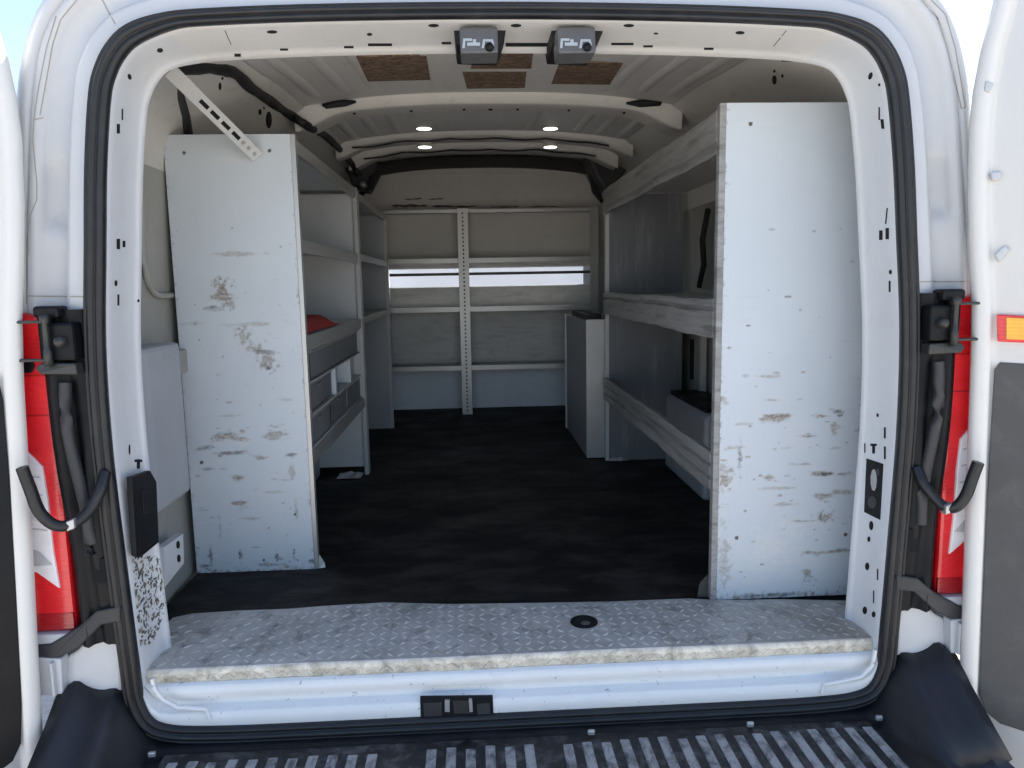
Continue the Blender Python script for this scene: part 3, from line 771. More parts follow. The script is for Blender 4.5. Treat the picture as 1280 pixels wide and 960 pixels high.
    # bumper top edge strip below lamp and the white quarter below it
    bs = MB(); bs.prism([P(150, 758, -.015), P(120, 764, -.015), P(98, 784, -.018), P(62, 806, -.02), P(-20, 812, -.02), P(-20, 822, -.02), P(64, 826, -.02), P(96, 812, -.018), P(126, 782, -.015), P(150, 778, -.015)], (0, .05, 0))
    bs.build('lamp_sill_trim', M['darktrim'], van, bevel=.004)
    wq = MB(); wq.prism([P(150, 780, .012), P(124, 784, .010), P(96, 813, .008), P(74, 826, .006), P(78, 872, .0), P(152, 866, .006)], (0, .05, 0)); wq.build('quarter_panel', M['white'], van, bevel=.006)
    we = MB(); we.prism([P(20, 820, -.022), P(76, 824, -.022), P(78, 868, -.022), P(24, 872, -.022)], (0, .03, 0)); we.box(*sorted((P(64, 850, -.03).x, P(68, 850, -.03).x)), -.034, -.02, P(70, 870, -.03).z, P(70, 828, -.03).z)
    we.build('quarter_edge', M['white'], van, bevel=.004)
    ll = MB(); ll.prism([P(-10, 796, -.012), P(90, 792, -.012), P(62, 818, -.016), P(-10, 822, -.016)], (0, .03, 0)); ll.build('lamp_shelf', M['white'], van, bevel=.003)

# rear bumper with step
bp = MB()
rows = []
ny = 16
xs = np.linspace(-.985, .985, 161)
def corner(x):  # 1 at the raised corners
    return sm01((abs(x)-.785)/.10)
for x in xs:
    c = corner(x); z0 = -.150; zt = z0+.14*c
    lean = .02*c
    prof_ = [(.05, zt+.01), (.0, zt+.004), (-.025, zt-.002*c), (-.045-.03*c, zt-.012-.03*c), (-.06-.09*c, z0+.05*c), (-.11-.1*c, z0+.012*c), (-.20, z0-.001), (-.30+.06*c, z0-.002), (-.325+.06*c, z0-.012), (-.335+.06*c, z0-.05), (-.335+.06*c, -.42)]
    rg_ = .014*math.exp(-((abs(x)-.955)/.016)**2)-.012*math.exp(-((abs(x)-.90)/.03)**2)
    rows.append([(XC+x, y, z+(rg_ if k_ < 7 else 0)) for k_, (y, z) in enumerate(prof_)])
bp.quad_strip(rows)
bp.poly(rows[0]); bp.poly(list(reversed(rows[-1])))
bump_o = bp.build('rear_bumper', M['bumper'], van, fix=True)
fl_ = MB()
idx = [i for i in range(NC) if CUR[i].y < -.06]
for k in range(len(idx)-1):
    if idx[k+1] != idx[k]+1: continue
    a_, b_ = idx[k], idx[k+1]
    q = [(XC+(CUR[i]+NRM[i]*o_).x, y_, (CUR[i]+NRM[i]*o_).y) for i, o_, y_ in ((a_, -.002, .002), (b_, -.002, .002), (b_, .035, .006), (a_, .035, .006))]
    fl_.poly(q)
    q = [(XC+(CUR[i]+NRM[i]*o_).x, y_, (CUR[i]+NRM[i]*o_).y) for i, o_, y_ in ((a_, .035, .006), (b_, .035, .006), (b_, .085, -.012), (a_, .085, -.012))]
    fl_.poly(q)
fl_.build('bumper_gasket', M['bumper'], bump_o, fix=False)
tr = MB(); xk = XC-.735
k = 0
while xk < XC+.76:
    wdt = .025
    inc = True
    px_gap = (abs(xk-(XC-.255)) < .03) or (abs(xk-(XC+.055)) < .03)
    if not px_gap:
        ya = -.060-random.uniform(0, .012); yb = -.305
        z0 = -.151
        tr.prism([(xk-wdt/2, ya, z0), (xk+wdt/2, ya, z0), (xk+wdt/2-.003, ya-.006, z0+.007), (xk-wdt/2+.003, ya-.006, z0+.007)], (0, yb-ya, 0), 0)
    xk += .0415; k += 1
tr.build('step_tread', M['tread'], bump_o, bevel=.002)
tb = MB(); tb.box(XC-.765, XC+.775, -.318, -.040, -.162, -.1465); tb.build('step_pad', M['treadlow'], bump_o, bevel=.003)
for px in (221, 735, 920, 1068):
    c_ = MB(); p = at(px, 925 if px < 800 else 903 if px < 1000 else 890, 2, -.185)
    c_.obox((p.x, -.052, -.136), Vector((.008, 0, 0)), Vector((0, .004, 0)), Vector((0, 0, .006))); c_.build('bumper_clip', M['steel'], bump_o, bevel=.003)

# rear doors, swung open past square
def rear_door(sgn):
    hx, hy = XC+sgn*1.035, -.085
    th = R(60)
    u = Vector((sgn*math.sin(th), -math.cos(th), 0))
    n = Vector((-sgn*math.cos(th), -math.sin(th), 0))     # towards the camera side / inner face
    base = Vector((hx, hy, 0))
    def onp(px, py, lift=0):
        d = ray(px, py); p0 = base+n*lift
        t = (p0-O).dot(n)/d.dot(n); return O+d*t
    return base, u, n, onp
def door_mesh(sgn, edge_px, win_px):
    base, u, n, onp = rear_door(sgn)
    edge = [onp(a, b) for a, b in edge_px]             # hinge side edge, from top to bottom
    E = [((p-base).dot(u), p.z) for p in edge]
    prof = [(0.002, -.055), (-.004, -.045), (-.004, -.012), (.004, -.002), (.016, .0), (.026, -.001), (.031, -.010), (.040, -.012), (.046, -.006)]
    d = MB(); rows = []
    for (e, z) in E:
        r_ = [tuple(base+u*(e+a)+n*w_+Vector((0, 0, z))) for a, w_ in prof]
        r_.append(tuple(base+u*.78+n*(-.006)+Vector((0, 0, z)))); r_.append(tuple(base+u*.80+n*(-.05)+Vector((0, 0, z)))); r_.append(tuple(base+u*(e+.002)+n*(-.055)+Vector((0, 0, z))))
        rows.append(r_)
    d.quad_strip(rows)
    d.poly([p for p in rows[0][:-1]]); d.poly([p for p in reversed(rows[-1][:-1])])
    do = d.build('rear_door', M['doorwarmlit'], van, fix=True)
    ip = MB(); q = [onp(a, b, -.002) for a, b in win_px]
    ip.prism(q, -n*.006); ip.build('inner_panel', M['doorpanel'] if sgn > 0 else M['black'], do, bevel=.002)
    return do, onp, n, u, base
EDGE_R = [(1262, -60), (1250, -20), (1241, 20), (1230, 60), (1221, 110), (1216, 160), (1214, 240), (1216, 320), (1219, 380), (1218, 450), (1214, 560), (1211, 660), (1207, 760), (1203, 860), (1200, 960), (1198, 1060)]
WIN_R = [(1243, 462), (1250, 453), (1400, 462), (1400, 990), (1290, 918), (1250, 905), (1232, 890), (1224, 868), (1228, 760), (1234, 620)]
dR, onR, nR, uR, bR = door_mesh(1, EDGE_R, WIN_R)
rl = MB(); rl.prism([onR(a, b, .003) for a, b in ((1246, 393), (1330, 397), (1330, 431), (1247, 427))], -nR*.012, 0); rlo = rl.build('reflector', M['redlens'], dR, bevel=.002); rlo['label'] = 'amber reflector with red rim on the open door'
rl = MB(); rl.prism([onR(a, b, .006) for a, b in ((1258, 397), (1330, 400), (1330, 427), (1258, 424))], -nR*.006, 0); rl.build('amber_insert', M['amber'], rlo, bevel=.001)
for (pts) in ([(1232, 100), (1243, 104), (1238, 116), (1230, 113)], [(1238, 215), (1252, 214), (1250, 224), (1240, 226)], [(1243, 318), (1256, 306), (1262, 312), (1248, 328)]):
    b_ = MB(); b_.prism([onR(a, b, .004) for a, b in pts], -nR*.012); b_.build('door_buffer', M['white'], dR, bevel=.003)
EDGE_L = [(-40, -60), (-22, -10), (-6, 30), (8, 75), (18, 120), (25, 175), (28, 260), (27, 340), (25, 400), (27, 480), (33, 580), (38, 680), (43, 780), (48, 870), (53, 960), (58, 1060)]
WIN_L = [(-3, 470), (4, 500), (12, 600), (20, 740), (27, 880), (26, 930), (16, 952), (-10, 972), (-90, 1010), (-90, 470)]
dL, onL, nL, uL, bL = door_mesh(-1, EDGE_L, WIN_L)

# ------------------------------------------------------------------ FLOOR MAT, TREAD PLATE
mt = MB(); rows = []
for k in range(60):
    y = .05+k*(3.44-.05)/59
    rows.append([(XC-.92+1.84*j/60, y, .0+.0025*(float(fbm(np.array([j*.35]), np.array([k*.4]))[0])-.5)) for j in range(61)])
mt.quad_strip(rows); mt.box(XC-.92, XC+.92, .05, 3.44, -.011, -.004)
tag(mt.build('floor_mat', M['mat']), 'black rubber mat covering the cargo floor between the shelving units', 'floor mat')

plate = thing('tread_plate', 'worn silver chequer plate covering the threshold at the rear of the cargo floor', 'tread plate', (XC, .17, 0))
ol = [(182, 824), (192, 806), (202, 786), (216, 772), (240, 767), (300, 763), (360, 761), (410, 757), (480, 753), (560, 755), (640, 754), (760, 752), (860, 748), (900, 750), (980, 749), (1062, 751), (1080, 762), (1092, 778), (1097, 789)]
ZP = .0085
top3 = [at(a, b, 2, ZP) for a, b in ol]
fr3 = []
top3[0] = Vector((-.806, .034, ZP)); top3[1] = Vector((-.808, .10, ZP)); top3[-1] = Vector((.868, .034, ZP)); top3[-2] = Vector((.870, .10, ZP))
L0 = top3[0]; L1 = top3[-1]
nfr = 40
front = []
for k in range(nfr+1):
    t = k/nfr; x = L1.x+(L0.x-L1.x)*t
    p = Vector((x, .034+.0012*math.sin(x*9), ZP)); front.append(p)
pb = MB()
outline = top3+front[1:-1]
nE = len(outline)
pb.poly(outline)
# folded nosing: strip below the front edge
nz_rows = []
for p in front:
    dip = .0022*math.sin(p.x*23)+.0015*math.sin(p.x*61)
    nz_rows.append([(p.x, p.y, ZP), (p.x, p.y-.004, ZP-.003), (p.x, p.y-.006, ZP-.010), (p.x, p.y-.007, ZP-.030+dip), (p.x, p.y-.001, ZP-.031+dip)])
pb.quad_strip(nz_rows)
# back edge thickness
for i in range(len(top3)-1):
    a, b = top3[i], top3[i+1]; pb.poly([a, b, (b.x, b.y, .001), (a.x, a.y, .001)])
# lozenges
def inside(x, y):
    c = False; j = nE-1
    for i in range(nE):
        xi, yi, xj, yj = outline[i].x, outline[i].y, outline[j].x, outline[j].y
        if (yi > y) != (yj > y) and x < (xj-xi)*(y-yi)/(yj-yi)+xi: c = not c
        j = i
    return c
nplate_v0 = len(pb.v)
pit = .0265
hole_c = at(730, 778, 2, ZP)
for i in range(-34, 36):
    for j in range(0, 18):
        x = i*pit+XC; y = .0+j*pit
        a = R(45) if (i+j) % 2 == 0 else R(-45)
        ca, sa = math.cos(a), math.sin(a)
        if not all(inside(x+dx, y+dy) for dx, dy in ((.013, 0), (-.013, 0), (0, .013), (0, -.013))): continue
        if (Vector((x, y))-Vector((hole_c.x, hole_c.y))).length < .042: continue
        h = .0027*random.uniform(.5, 1.0); l_, w_ = .0125, .0036
        base_ = len(pb.v)
        for (lu, lv, hz) in ((-l_, 0, 0), (0, -w_, 0), (l_, 0, 0), (0, w_, 0), (-l_*.5, 0, h), (l_*.5, 0, h)):
            pb.v.append((x+lu*ca-lv*sa, y+lu*sa+lv*ca, ZP+.00005+hz))
        for q in ((0, 1, 4), (1, 5, 4), (1, 2, 5), (2, 3, 5), (3, 4, 5), (3, 0, 4)):
            pb.f.append(tuple(base_+k for k in q)); pb.m.append(0); pb.sm.append(False)
# bars on the nosing
for i in range(-60, 62):
    x = i*.0145+XC
    if not (L0.x+.02 < x < L1.x-.02): continue
    t = (L1.x-x)/(L1.x-L0.x); p = front[int(round(t*nfr))]
    s_ = 1 if i % 2 else -1
    c = Vector((x, p.y-.0072, ZP-.020))
    pb.obox(c, Vector((.006, 0, .006*s_)), Vector((0, .0012, 0)), Vector((-.0012*s_, 0, .0012)))
plo = pb.build('plate_sheet', M['plate'], plate, fix=True)
wa_ = plo.data.attributes.new('wear', 'FLOAT_COLOR', 'POINT')
cols = []
for v in plo.data.vertices:
    f = 1. if v.co.z < ZP-.002 else (.75 if v.co.z > ZP+.0008 else 0.)
    cols += [0, 0, f, 1]
wa_.data.foreach_set('color', cols)
fh = MB(); fh.lathe((hole_c.x, hole_c.y, ZP), (0, 0, 1), [(.034, .001), (.033, .004), (.028, .004), (.026, .001), (.024, -.0005)], 28)
fh.build('ring_surround', M['black'], plate)
fh = MB(); fh.lathe((hole_c.x, hole_c.y, ZP), (0, 0, 1), [(.0, .0012), (.0255, .0012)], 28); fh.build('recess_bottom', M['hole'], plate)
fh = MB(); fh.lathe((hole_c.x+.003, hole_c.y-.006, ZP), (0, 0, 1), [(0, .0035), (.009, .0032), (.012, .0013)], 14); fh.build('tie_bolt', M['chip'], plate)
for px, py in ((300, 783), (508, 776), (505, 803), (641, 768), (646, 802), (1000, 778), (820, 792), (400, 808), (860, 770)):
    p = at(px, py, 2, ZP); s_ = MB(); s_.lathe(p, (0, 0, 1), [(0, .003), (.004, .0028), (.0055, 0)], 12); s_.build('plate_screw', M['steel'], plate)

# ------------------------------------------------------------------ SHELVING
XL1, XL2, XR1, XR2 = -.892, -.535, .557, .926
def sp(plane_y, lst):
    out = []
    for px, py, rx, ry, k, s_ in lst:
        p = at(px, py, 1, plane_y); sc = (plane_y+1.53)/FPX
        out.append((p.x, p.z, rx*sc, ry*sc, k, s_))
    return out
# left rear unit
YL, YL2, ZL = .612, 1.742, 1.256
ul = thing('shelving_unit', 'grey steel shelving on the left with a chipped end panel and small drawers', 'shelving', ((XL1+XL2)/2, (YL+YL2)/2, 0), 'steel shelving units along the cargo walls')
spotsL = sp(YL, [(276, 360, 14, 14, 'r', 1), (272, 372, 20, 6, 'r', .9), (285, 378, 9, 12, 'r', .8), (262, 385, 14, 3, 'd', .7), (305, 420, 10, 16, 'r', .7), (318, 436, 16, 10, 'r', .7), (335, 452, 14, 14, 'r', .8), (330, 440, 18, 4, 'd', .7), (335, 460, 4, 5, 'd', .9), (297, 318, 34, 4, 'r', .55), (320, 405, 30, 3, 'r', .5),
                    (290, 545, 20, 8, 'r', 1), (300, 552, 26, 5, 'p', 1), (340, 542, 20, 9, 'r', .75), (285, 566, 22, 3, 'd', .7), (362, 568, 12, 3, 'd', .8), (330, 572, 14, 3, 'r', .8), (298, 597, 9, 5, 'r', .9), (258, 560, 14, 3, 'd', .6), (300, 631, 10, 6, 'r', .9), (320, 613, 12, 3, 'r', .7), (270, 586, 20, 2.4, 'd', .6), (355, 600, 16, 3, 'r', .6), (365, 590, 6, 14, 'r', .5), (240, 405, 18, 2.5, 'r', .45), (350, 350, 18, 2.5, 'r', .4),
                    (301, 700, 3, 12, 'd', 1), (347, 697, 3, 9, 'd', 1), (368, 690, 2, 6, 'd', .9), (263, 694, 3, 12, 'd', .8), (275, 660, 2, 18, 'd', .35), (335, 706, 22, 3, 'd', .8), (390, 701, 10, 4, 'd', .8), (255, 707, 14, 3, 'd', .8), (370, 640, 2.5, 14, 'r', .6), (345, 615, 26, 2, 'r', .6), (312, 648, 20, 2, 'r', .6), (285, 520, 18, 2, 'r', .5), (360, 500, 14, 2, 'r', .4), (280, 200, 30, 8, 'p', .6), (340, 640, 40, 40, 'p', .5)])
hL = [(at(px, py, 1, YL).x, at(px, py, 1, YL).z, r) for px, py, r in ((230, 191, .005), (337, 188, .005), (252, 578, .0055), (330, 700, .004), (369, 643, .004))]
wear_sheet('l', XL1, XL2-.0125, .0, ZL, YL, spotsL, ul, M['panel'], seed=1, holes=hL)
def post(name, x0, x1, y0, y1, z0, z1, parent, mat='steel', slots=None, wob=0):
    m = MB(); m.box(x0, x1, y0, y1, z0, z1)
    if slots:
        z = z0+.02
        while z < z1-.02:
            m.box((x0+x1)/2-slots, (x0+x1)/2+slots, y0-.0006, y0+.001, z, z+slots*2.2, 1); z += slots*5
    return m.build(name, [M[mat], M['hole']], parent, bevel=.0015)
post('corner_post', XL2-.013, XL2, YL-.002, YL+.02, .0, ZL, ul, 'steel')
post('corner_post', XL2-.018, XL2, YL2-.03, YL2, 0, ZL-.005, ul, 'shelf')
m = MB(); m.box(XL1, XL2-.02, YL2-.012, YL2-.008, .035, ZL-.03); m.build('divider_panel', M['divider'], ul)
m = MB(); m.box(XL1, XL1+.004, YL+.02, YL2-.012, .3, ZL-.03); m.build('back_panel', M['shelf'], ul)
def shelf(parent, x_back, x_front, y0, y1, z, lip, mat='shelf', lipmat=None, name='shelf'):
    m = MB(); m.box(min(x_back, x_front), max(x_back, x_front), y0, y1, z-.004, z)
    sg = 1 if x_front > x_back else -1
    o_ = m.build(name, M[mat], parent)
    m = MB(); m.box(*sorted((x_front, x_front+sg*.003)), y0, y1, z-lip, z+.001); m.box(*sorted((x_front-sg*.012, x_front)), y0, y1, z-lip, z-lip+.003)
    m.build('shelf_lip', M[lipmat or mat], o_, bevel=.0008)
    return o_
for z, lp_ in ((ZL-.012, .035), (.972, .038), (.694, .038), (.345, .035)):
    shelf(ul, XL1, XL2-.006, YL+.021, YL2-.031, z, lp_, 'panel' if z > .95 else 'shelf', 'steel')
# drawer block
D0, D1 = YL+.023, YL2-.033
xf = XL2-.012
cab = MB()
zt, zb = .652, .352; h3 = (zt-zb)/3
for z in (zt-.001, zt-h3, zt-2*h3, zb+.002):
    cab.box(XL1+.02, xf, D0, D1, z-.0035, z+.0015)
for y in (D0+.002, D1-.006):
    cab.box(XL1+.02, xf-.002, y, y+.003, zb, zt)
dr = cab.build('drawer_block', M['shelf'], ul, bevel=.0006)
def drawer(y0, y1, row, inset=.004, mat='drawerface'):
    z1_ = zt-row*h3-.008; z0_ = zt-(row+1)*h3+.006
    d = MB(); d.box(xf-inset-.004, xf-inset, y0+.006, y1-.006, z0_, z1_)
    d.box(xf-inset-.25, xf-inset-.246, y0+.006, y1-.006, z0_, z1_-.01)
    d.box(xf-inset-.25, xf-inset, y0+.006, y0+.009, z0_, z1_-.012); d.box(xf-inset-.25, xf-inset, y1-.009, y1-.006, z0_, z1_-.012)
    d.box(xf-inset-.25, xf-inset, y0+.006, y1-.006, z0_, z0_+.003)
    d.box(xf-inset, xf-inset+.006, (y0+y1)/2-.03, (y0+y1)/2+.03, z1_-.022, z1_-.014)
    d.box(xf-inset-.004, xf-inset+.003, y0+.006, y1-.006, z1_-.005, z1_+.001, 1)
    return d.build('drawer', [M[mat], M['steel']], dr, bevel=.001)
span = D1-D0
drawer(D0+.08, D1-.06, 0)
drawer(D0, D0+span*.42, 1, .012); drawer(D0+span*.46, D0+span*.72, 1, .05); drawer(D0+span*.76, D1, 1, .03, 'panel')
drawer(D0, D0+span*.34, 2, .006); drawer(D0+span*.37, D0+span*.68, 2, .012); drawer(D0+span*.7, D1, 2, .008)
for f_ in (.44, .74):
    m = MB(); m.box(xf-.10, xf, D0+span*f_-.012, D0+span*f_+.012, zt-2*h3+.003, zt-h3-.004); m.build('drawer_divider', M['panel'], dr, bevel=.001)
m = MB(); m.prism([(XL2-.002, YL+.002, .0), (XL2+.018, YL+.006, .001), (XL2+.016, YL+.008, .014), (XL2+.002, YL+.006, .042)], (0, .003, 0)); m.build('foot_tab', M['steel'], ul)

# left front unit
u2 = thing('shelving_unit', 'second grey steel shelving bay on the left, deeper in beside the partition', 'shelving', ((XL1+XL2)/2, 2.27, 0), 'steel shelving units along the cargo walls')
YA, YB = YL2+.006, 2.80
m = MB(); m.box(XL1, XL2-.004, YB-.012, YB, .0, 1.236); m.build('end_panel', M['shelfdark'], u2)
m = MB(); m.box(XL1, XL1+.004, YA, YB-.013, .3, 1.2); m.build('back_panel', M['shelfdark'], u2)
post('corner_post', XL2-.012, XL2, YA, YA+.02, 0, 1.246, u2, 'shelf')
post('corner_post', XL2-.016, XL2+.002, YB-.014, YB+.006, 0, 1.236, u2, 'shelf')
for z, lp_ in ((1.236, .03), (.975, .03), (.70, .03)):
    shelf(u2, XL1+.005, XL2-.005, YA+.021, YB-.015, z, lp_, 'shelf', 'steel')

# right unit
YR, YR2, ZR = .273, 1.85, 1.254
ur = thing('shelving_unit', 'grey steel shelving on the right with deep weathered shelf lips and a scratched end panel', 'shelving', ((XR1+XR2)/2, (YR+YR2)/2, 0), 'steel shelving units along the cargo walls')
spotsR = sp(YR, [(972, 522, 26, 5, 'r', 1), (955, 524, 14, 4, 'r', .8), (1030, 519, 24, 6, 'r', 1), (1045, 516, 10, 4, 'd', .8), (1042, 534, 8, 10, 'r', .7), (1007, 545, 17, 3, 'r', 1), (1012, 545, 12, 2, 'd', .8), (907, 596, 14, 22, 'r', .8), (912, 606, 18, 14, 'p', 1), (925, 575, 3, 26, 'd', .7), (910, 560, 20, 4, 'r', .7), (903, 498, 10, 6, 'r', .9), (962, 597, 12, 5, 'r', .9), (1028, 592, 20, 4, 'r', .9), (1032, 593, 12, 2.4, 'd', .9), (1055, 592, 14, 3, 'r', .8), (1030, 622, 16, 9, 'r', .9), (1050, 615, 16, 4, 'r', .8), (1032, 646, 14, 9, 'r', .95), (1010, 651, 26, 2.4, 'r', .9), (1055, 655, 14, 3, 'r', .8), (1035, 690, 36, 3, 'r', .8), (1060, 688, 14, 2.6, 'd', .7), (975, 610, 24, 2, 'r', .5), (980, 630, 24, 3, 'r', .5), (960, 470, 26, 2, 'r', .6), (970, 466, 8, 3, 'r', .7), (965, 500, 8, 2, 'r', .6), (930, 530, 22, 2, 'r', .5), (940, 578, 14, 2, 'r', .5), (1008, 718, 8, 10, 'r', .8), (960, 690, 40, 40, 'p', .9), (990, 665, 30, 30, 'p', .8), (930, 730, 30, 18, 'p', .8), (1055, 470, 3, 12, 'p', .7), (905, 370, 10, 3, 'r', .5), (1053, 250, 3, 26, 'p', .5), (905, 700, 10, 50, 'r', .5), (960, 744, 50, 5, 'd', .8), (1020, 745, 30, 4, 'd', .7), (985, 560, 30, 2, 'r', .4), (1045, 560, 18, 2, 'r', .5), (950, 155, 50, 1.2, 'p', .6), (1000, 580, 16, 2, 'r', .6)])
hR = [(at(px, py, 1, YR).x, at(px, py, 1, YR).z, r) for px, py, r in ((938, 155, .005), (921, 672, .005), (1057, 668, .005), (1075, 152, .004))]
wear_sheet('r', XR1+.004, XR2, .006, ZR, YR, spotsR, ur, M['panel'], seed=4, holes=hR)
post('corner_post', XR1-.012, XR1+.004, YR-.002, YR+.02, .006, ZR, ur, 'worn')
post('corner_post', XR1-.004, XR1+.014, YR2-.02, YR2, 0, ZR-.01, ur, 'shelf')
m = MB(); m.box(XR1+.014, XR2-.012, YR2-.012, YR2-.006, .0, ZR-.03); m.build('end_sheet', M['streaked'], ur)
def deep_lip(z0, z1, tilt, nm, ridges):
    m = MB(); ya, yb = YR+.021, YR2-.021; n_ = 60; rows = []
    for k in range(n_+1):
        y = ya+(yb-ya)*k/n_; wv_ = .002*math.sin(y*9)+.0012*math.sin(y*31)
        H = z1-z0
        pr = [(0, 0), (-.012, 0), (-.014, .06*H)]
        for r_ in ridges: pr += [(-.014, (r_-.07)*H), (-.006, (r_-.02)*H), (-.006, (r_+.02)*H), (-.014, (r_+.07)*H)]
        pr += [(-.014, .94*H), (-.012, H), (0, H)]
        rows.append([(XR1+a+tilt*b, y, z0+b+wv_) for a, b in pr])
    m.quad_strip(rows, smooth=False); m.poly(rows[0]); m.poly(list(reversed(rows[-1])))
    return m
for z0, z1, rg in ((1.138, 1.242, (.22,)), (.690, .788, (.75,)), (.296, .398, (.33, .66))):
    if z0 > .5:
        m = MB(); m.box(XR1, XR2-.002, YR+.021, YR2-.021, z1-.012, z1-.008); s_o = m.build('shelf', M['shelf'], ur)
        deep_lip(z0, z1, .0, 'shelf_lip', rg).build('shelf_lip', M['worn'], s_o)
    else:
        deep_lip(z0, z1, .0, 'bottom_rail', rg).build('bottom_rail', M['worn'], ur)
m = MB(); m.prism([(XR1-.004, YR+.03, .0), (XR1-.035, YR+.035, .0), (XR1-.028, YR+.04, .035), (XR1-.006, YR+.04, .06)], (0, .003, 0)); m.build('foot_tab', M['chip'], ur)
m = MB(); pts = [at(885, 262, 0, XC+.87), at(878, 300, 0, XC+.875), at(880, 330, 0, XC+.885), at(874, 358, 0, XC+.89)]
m.tube(pts, .012, 8); m.build('wall_cable', M['wire'], van)

# small cabinet behind the right unit
uc = thing('low_cabinet', 'low narrow steel cabinet with a dull end plate behind the right shelving', 'cabinet', (.51, 2.1, 0))
xa = at(733, 480, 1, 1.875).x
m = MB(); m.box(xa, XR1+.002, 1.874, 1.884, .006, .664); m.build('end_plate', M['steel'], uc, bevel=.002)
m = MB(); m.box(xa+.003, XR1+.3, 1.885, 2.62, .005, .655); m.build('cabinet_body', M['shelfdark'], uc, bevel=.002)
m = MB(); m.box(xa-.004, xa+.012, 2.62, 2.64, .005, .66); m.build('edge_strip', M['panel'], uc, bevel=.001)
m = MB(); m.box(xa+.02, XR1-.01, 1.90, 2.5, .655, .685); m.build('top_pad', M['black'], uc, bevel=.004)

# partition
pt = thing('partition', 'pale steel partition closing off the cab at the far end of the cargo floor', 'partition', (XC, 3.46, 0))
sl0, sl1 = at(620, 357, 1, 3.45).z, at(620, 335, 1, 3.45).z
sx0, sx1 = at(486, 345, 1, 3.45).x, at(729, 345, 1, 3.45).x
m = MB(); m.box(XC-.94, XC+.94, 3.45, 3.47, -.012, sl0); m.build('lower_sheet', M['bulkwhite'], pt)
m = MB(); m.box(XC-.94, XC+.94, 3.45, 3.47, sl1, 1.42); m.box(XC-.94, sx0, 3.45, 3.47, sl0, sl1); m.box(sx1, XC+.94, 3.45, 3.47, sl0, sl1); m.build('middle_sheet', M['bulkwhite'], pt)
m = MB(); m.box(XC-.94, XC+.94, 3.475, 3.485, 1.30, 1.66); m.build('light_block_panel', M['black'], pt)  # black panel added to keep sky light out above the partition
YT = 3.40
qa = [at(a, b, 1, YT+.03) for a, b in ((470, 206), (728, 204))]
qb = [at(a, b, 1, YT) for a, b in ((469, 218), (730, 217))]
qc = [at(a, b, 1, YT) for a, b in ((446, 262), (757, 260))]
m = MB(); m.quad_strip([[qb[0], qb[1]], [qc[0], qc[1]], [(qc[0].x, 3.42, 1.0), (qc[1].x, 3.42, 1.0)]], smooth=False); 
for (xa_, ya_, xb_, yb_, h_) in ((488, 257, 536, 257.5, 2.2), (538, 258, 600, 258, 1.6), (505, 249.5, 528, 248, 1.2), (534, 249, 556, 248.5, 1.0), (612, 259, 650, 258.5, 1.4), (660, 258, 700, 258.5, 1.0)):
    pp_ = [(xa_+(xb_-xa_)*k/8, ya_+(yb_-ya_)*k/8-h_*random.uniform(.2, 1)*(0 < k < 8)) for k in range(9)]+[(xa_+(xb_-xa_)*k/8, ya_+(yb_-ya_)*k/8+h_*random.uniform(.2, 1)*(0 < k < 8)) for k in range(7, 0, -1)]
    m.poly([at(a, b, 1, YT-.001) for a, b in pp_], 1)
m.build('upper_sheet', [M['bulkhead'], M['chip']], pt, fix=False)
m = MB(); m.quad_strip([[qa[0]+Vector((0, .03, 0)), qa[1]+Vector((0, .03, 0))], [qa[0], qa[1]], [qb[0]-Vector((0, .002, 0)), qb[1]-Vector((0, .002, 0))]], smooth=False); m.build('head_fold', M['foldlit'], pt, fix=False)
lr = MB(); lr.quad_strip([[(XC-.7+1.4*j/40, y, roofz(XC-.7+1.4*j/40, y)-.012) for j in range(41)] for y in (2.86, 3.1, 3.3, 3.46)]); lr.build('gap_shade_sheet', M['gapshade'], van, fix=False)  # dark sheet added as shade in the gap at the partition head

# rack against the partition
YF = 3.20
rk = thing('wall_rack', 'wide grey steel rack with four shelves and a slotted centre post against the partition', 'rack', (XC, 3.3, 0))
def zy(py): return at(620, py, 1, YF).z
xl = at(480, 300, 1, YF).x; xr = at(748, 300, 1, YF).x
zs_ = [zy(262), zy(323), zy(384), zy(457)]
for i, z in enumerate(zs_):
    m = MB(); m.box(xl, xr, YF, YF+.225, z-.004, z); so = m.build('shelf', M['shelf'], rk)
    lipd = .032 if i else .024
    m = MB(); m.box(xl+.002, xr-.002, YF-.003, YF-.0002, z-lipd+.006, z+.005); m.build('shelf_lip', M['steel'], so, bevel=.001)
gap_t, gap_b = at(620, 334, 1, 3.43).z, at(620, 358, 1, 3.43).z
m = MB(); m.box(xl, xr, 3.426, 3.432, gap_t, zs_[0]-.005); m.build('back_sheet', M['rackback'], rk)
m = MB(); m.box(xl, xr, 3.426, 3.432, zs_[3]+.0, gap_b); m.build('back_sheet', M['rackback'], rk)
m = MB(); m.box(xl, xr, 3.42, 3.4255, at(620, 343.5, 1, 3.42).z, at(620, 340, 1, 3.42).z); m.build('back_rod', M['hingemetal'], rk)
xm0, xm1 = at(575, 400, 1, YF-.012).x, at(588, 400, 1, YF-.012).x
post('centre_post', xm0, xm1, YF-.012, YF-.004, 0, zs_[0]+.012, rk, 'steel', slots=.005)
post('side_post', xl-.012, xl+.014, YF-.01, YF+.01, .0, zs_[0]+.004, rk, 'shelf')
m = MB(); m.box(xr-.055, xr+.0, YF-.011, YF-.0045, .3, zs_[0]+.006); m.build('side_post', M['shelf'], rk, bevel=.001)
m = MB(); m.box(xr-.012, xr-.008, YF-.003, 3.425, .0, zs_[0]-.006); m.build('side_sheet', M['shelfdark'], rk)

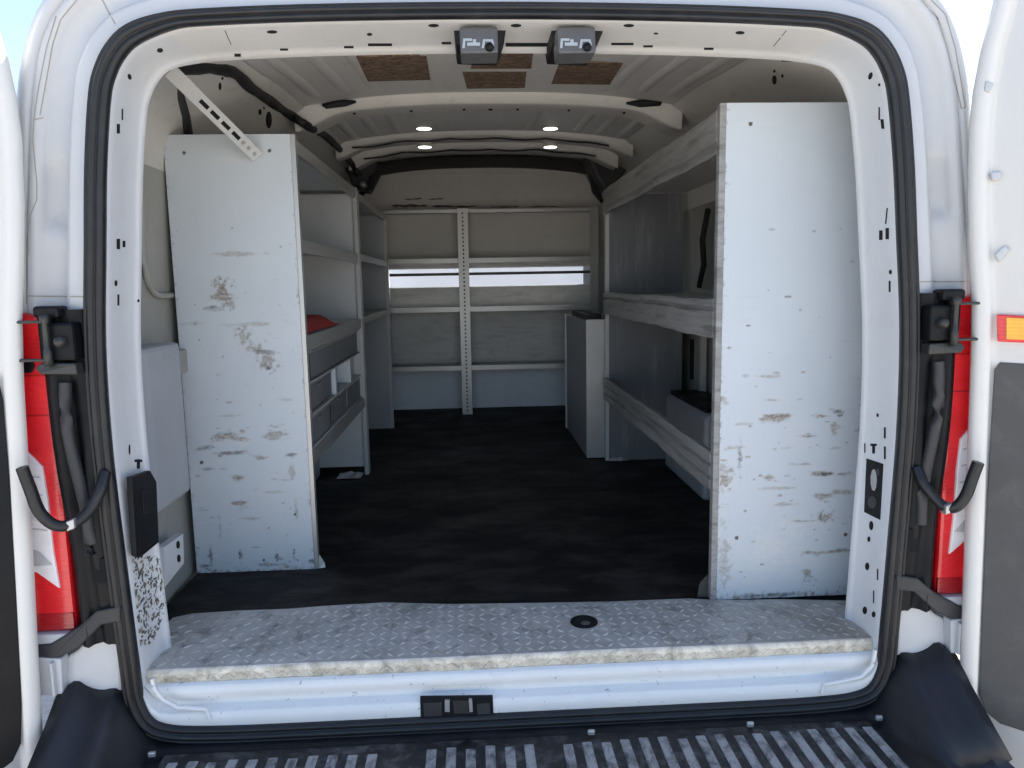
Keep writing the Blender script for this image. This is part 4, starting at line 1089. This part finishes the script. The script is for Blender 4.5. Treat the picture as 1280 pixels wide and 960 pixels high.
# slotted strut from the roof rail to the top of the left unit
ss = MB()
pa = at(212, 88, 1, .24); pbx = at(322, 196, 1, YL-.014)
ax = (pbx-pa); Lh = ax.length/2; ax.normalize(); mid = (pa+pbx)/2
vdir = (mid-O).normalized(); wdir = ax.cross(vdir).normalized(); tdir = wdir.cross(ax)
ss.obox(mid, ax*Lh, wdir*.0165, tdir*.0018)
ss.obox(mid+wdir*.016+tdir*.010, ax*Lh, wdir*.0014, tdir*.011)
for k, f in enumerate((.34, .46, .585, .71)):
    ss.obox(pa+ax*(2*Lh*f)-tdir*.0019, ax*.017, wdir*.0052, tdir*.0006, 1)
    ss.obox(pa+ax*(2*Lh*f)+tdir*.0019, ax*.017, wdir*.0052, tdir*.0006, 1)
for f in (.80, .87, .95):
    ss.obox(pa+ax*(2*Lh*f)-tdir*.0022, ax*.006, wdir*.005, tdir*.0008, 2)
so = ss.build('slotted_strut', [M['lightsteel'], M['hole'], M['steel']], None)
tag(so, 'slotted steel strut slanting across the top of the left shelving end panel', 'bracket')
# thin dark strap behind it
ds = MB(); pts = [at(214, 92, 1, .40), at(224, 118, 1, .50), at(232, 145, 1, .62), at(236, 168, 1, .70)]
ds.tube(pts, .006, 6, sx=2.0); tag(ds.build('hanging_strap', M['darktrim'], None), 'dark strap hanging behind the slotted strut above the left shelving', 'strap')

# red folded cloth on the left shelf
rc = MB(); rows = []
zc0 = .6945
for i in range(26):
    row = []
    for j in range(18):
        a = i/25; b = j/17; x = XL1+.05+b*(XL2-.02-XL1-.05); y = YL+.05+a*.62
        e = min(1, min(a, 1-a)*7)*min(1, min(b, 1-b)*6)
        h = .004+e*(.055*(1-.5*a)+.035*(float(fbm(np.array([a*5.3]), np.array([b*4.1]))[0])-.5))
        row.append((x, y, zc0+h))
    rows.append(row)
rc.quad_strip(rows)
rc.poly([rows[0][0], rows[0][-1], rows[-1][-1], rows[-1][0]])
tag(rc.build('folded_cloth', M['redcloth'], None), 'red crumpled cloth lying on the middle shelf of the left shelving', 'cloth')

# scraps lying on the mat
def scrap(px, py, label, s=.03, mat='steel'):
    p = at(px, py, 2, .003); m = MB(); rows = []
    for i in range(7):
        rows.append([(p.x+(i-3)*s/2, p.y+(j-2)*s/1.4, .004+random.uniform(0, .018)*(1 if 0 < i < 6 and 0 < j < 4 else .1)) for j in range(5)])
    m.quad_strip(rows, smooth=False); m.poly([rows[0][0], rows[0][-1], rows[-1][-1], rows[-1][0]])
    tag(m.build('debris_scrap', M[mat], None), label, 'scrap', 'scraps lying on the floor mat')
scrap(438, 595, 'crumpled pale scrap on the mat by the foot of the left shelving post', .035, 'shelf')
scrap(772, 574, 'crumpled pale scrap on the mat beside the low steel cabinet', .03, 'shelf')
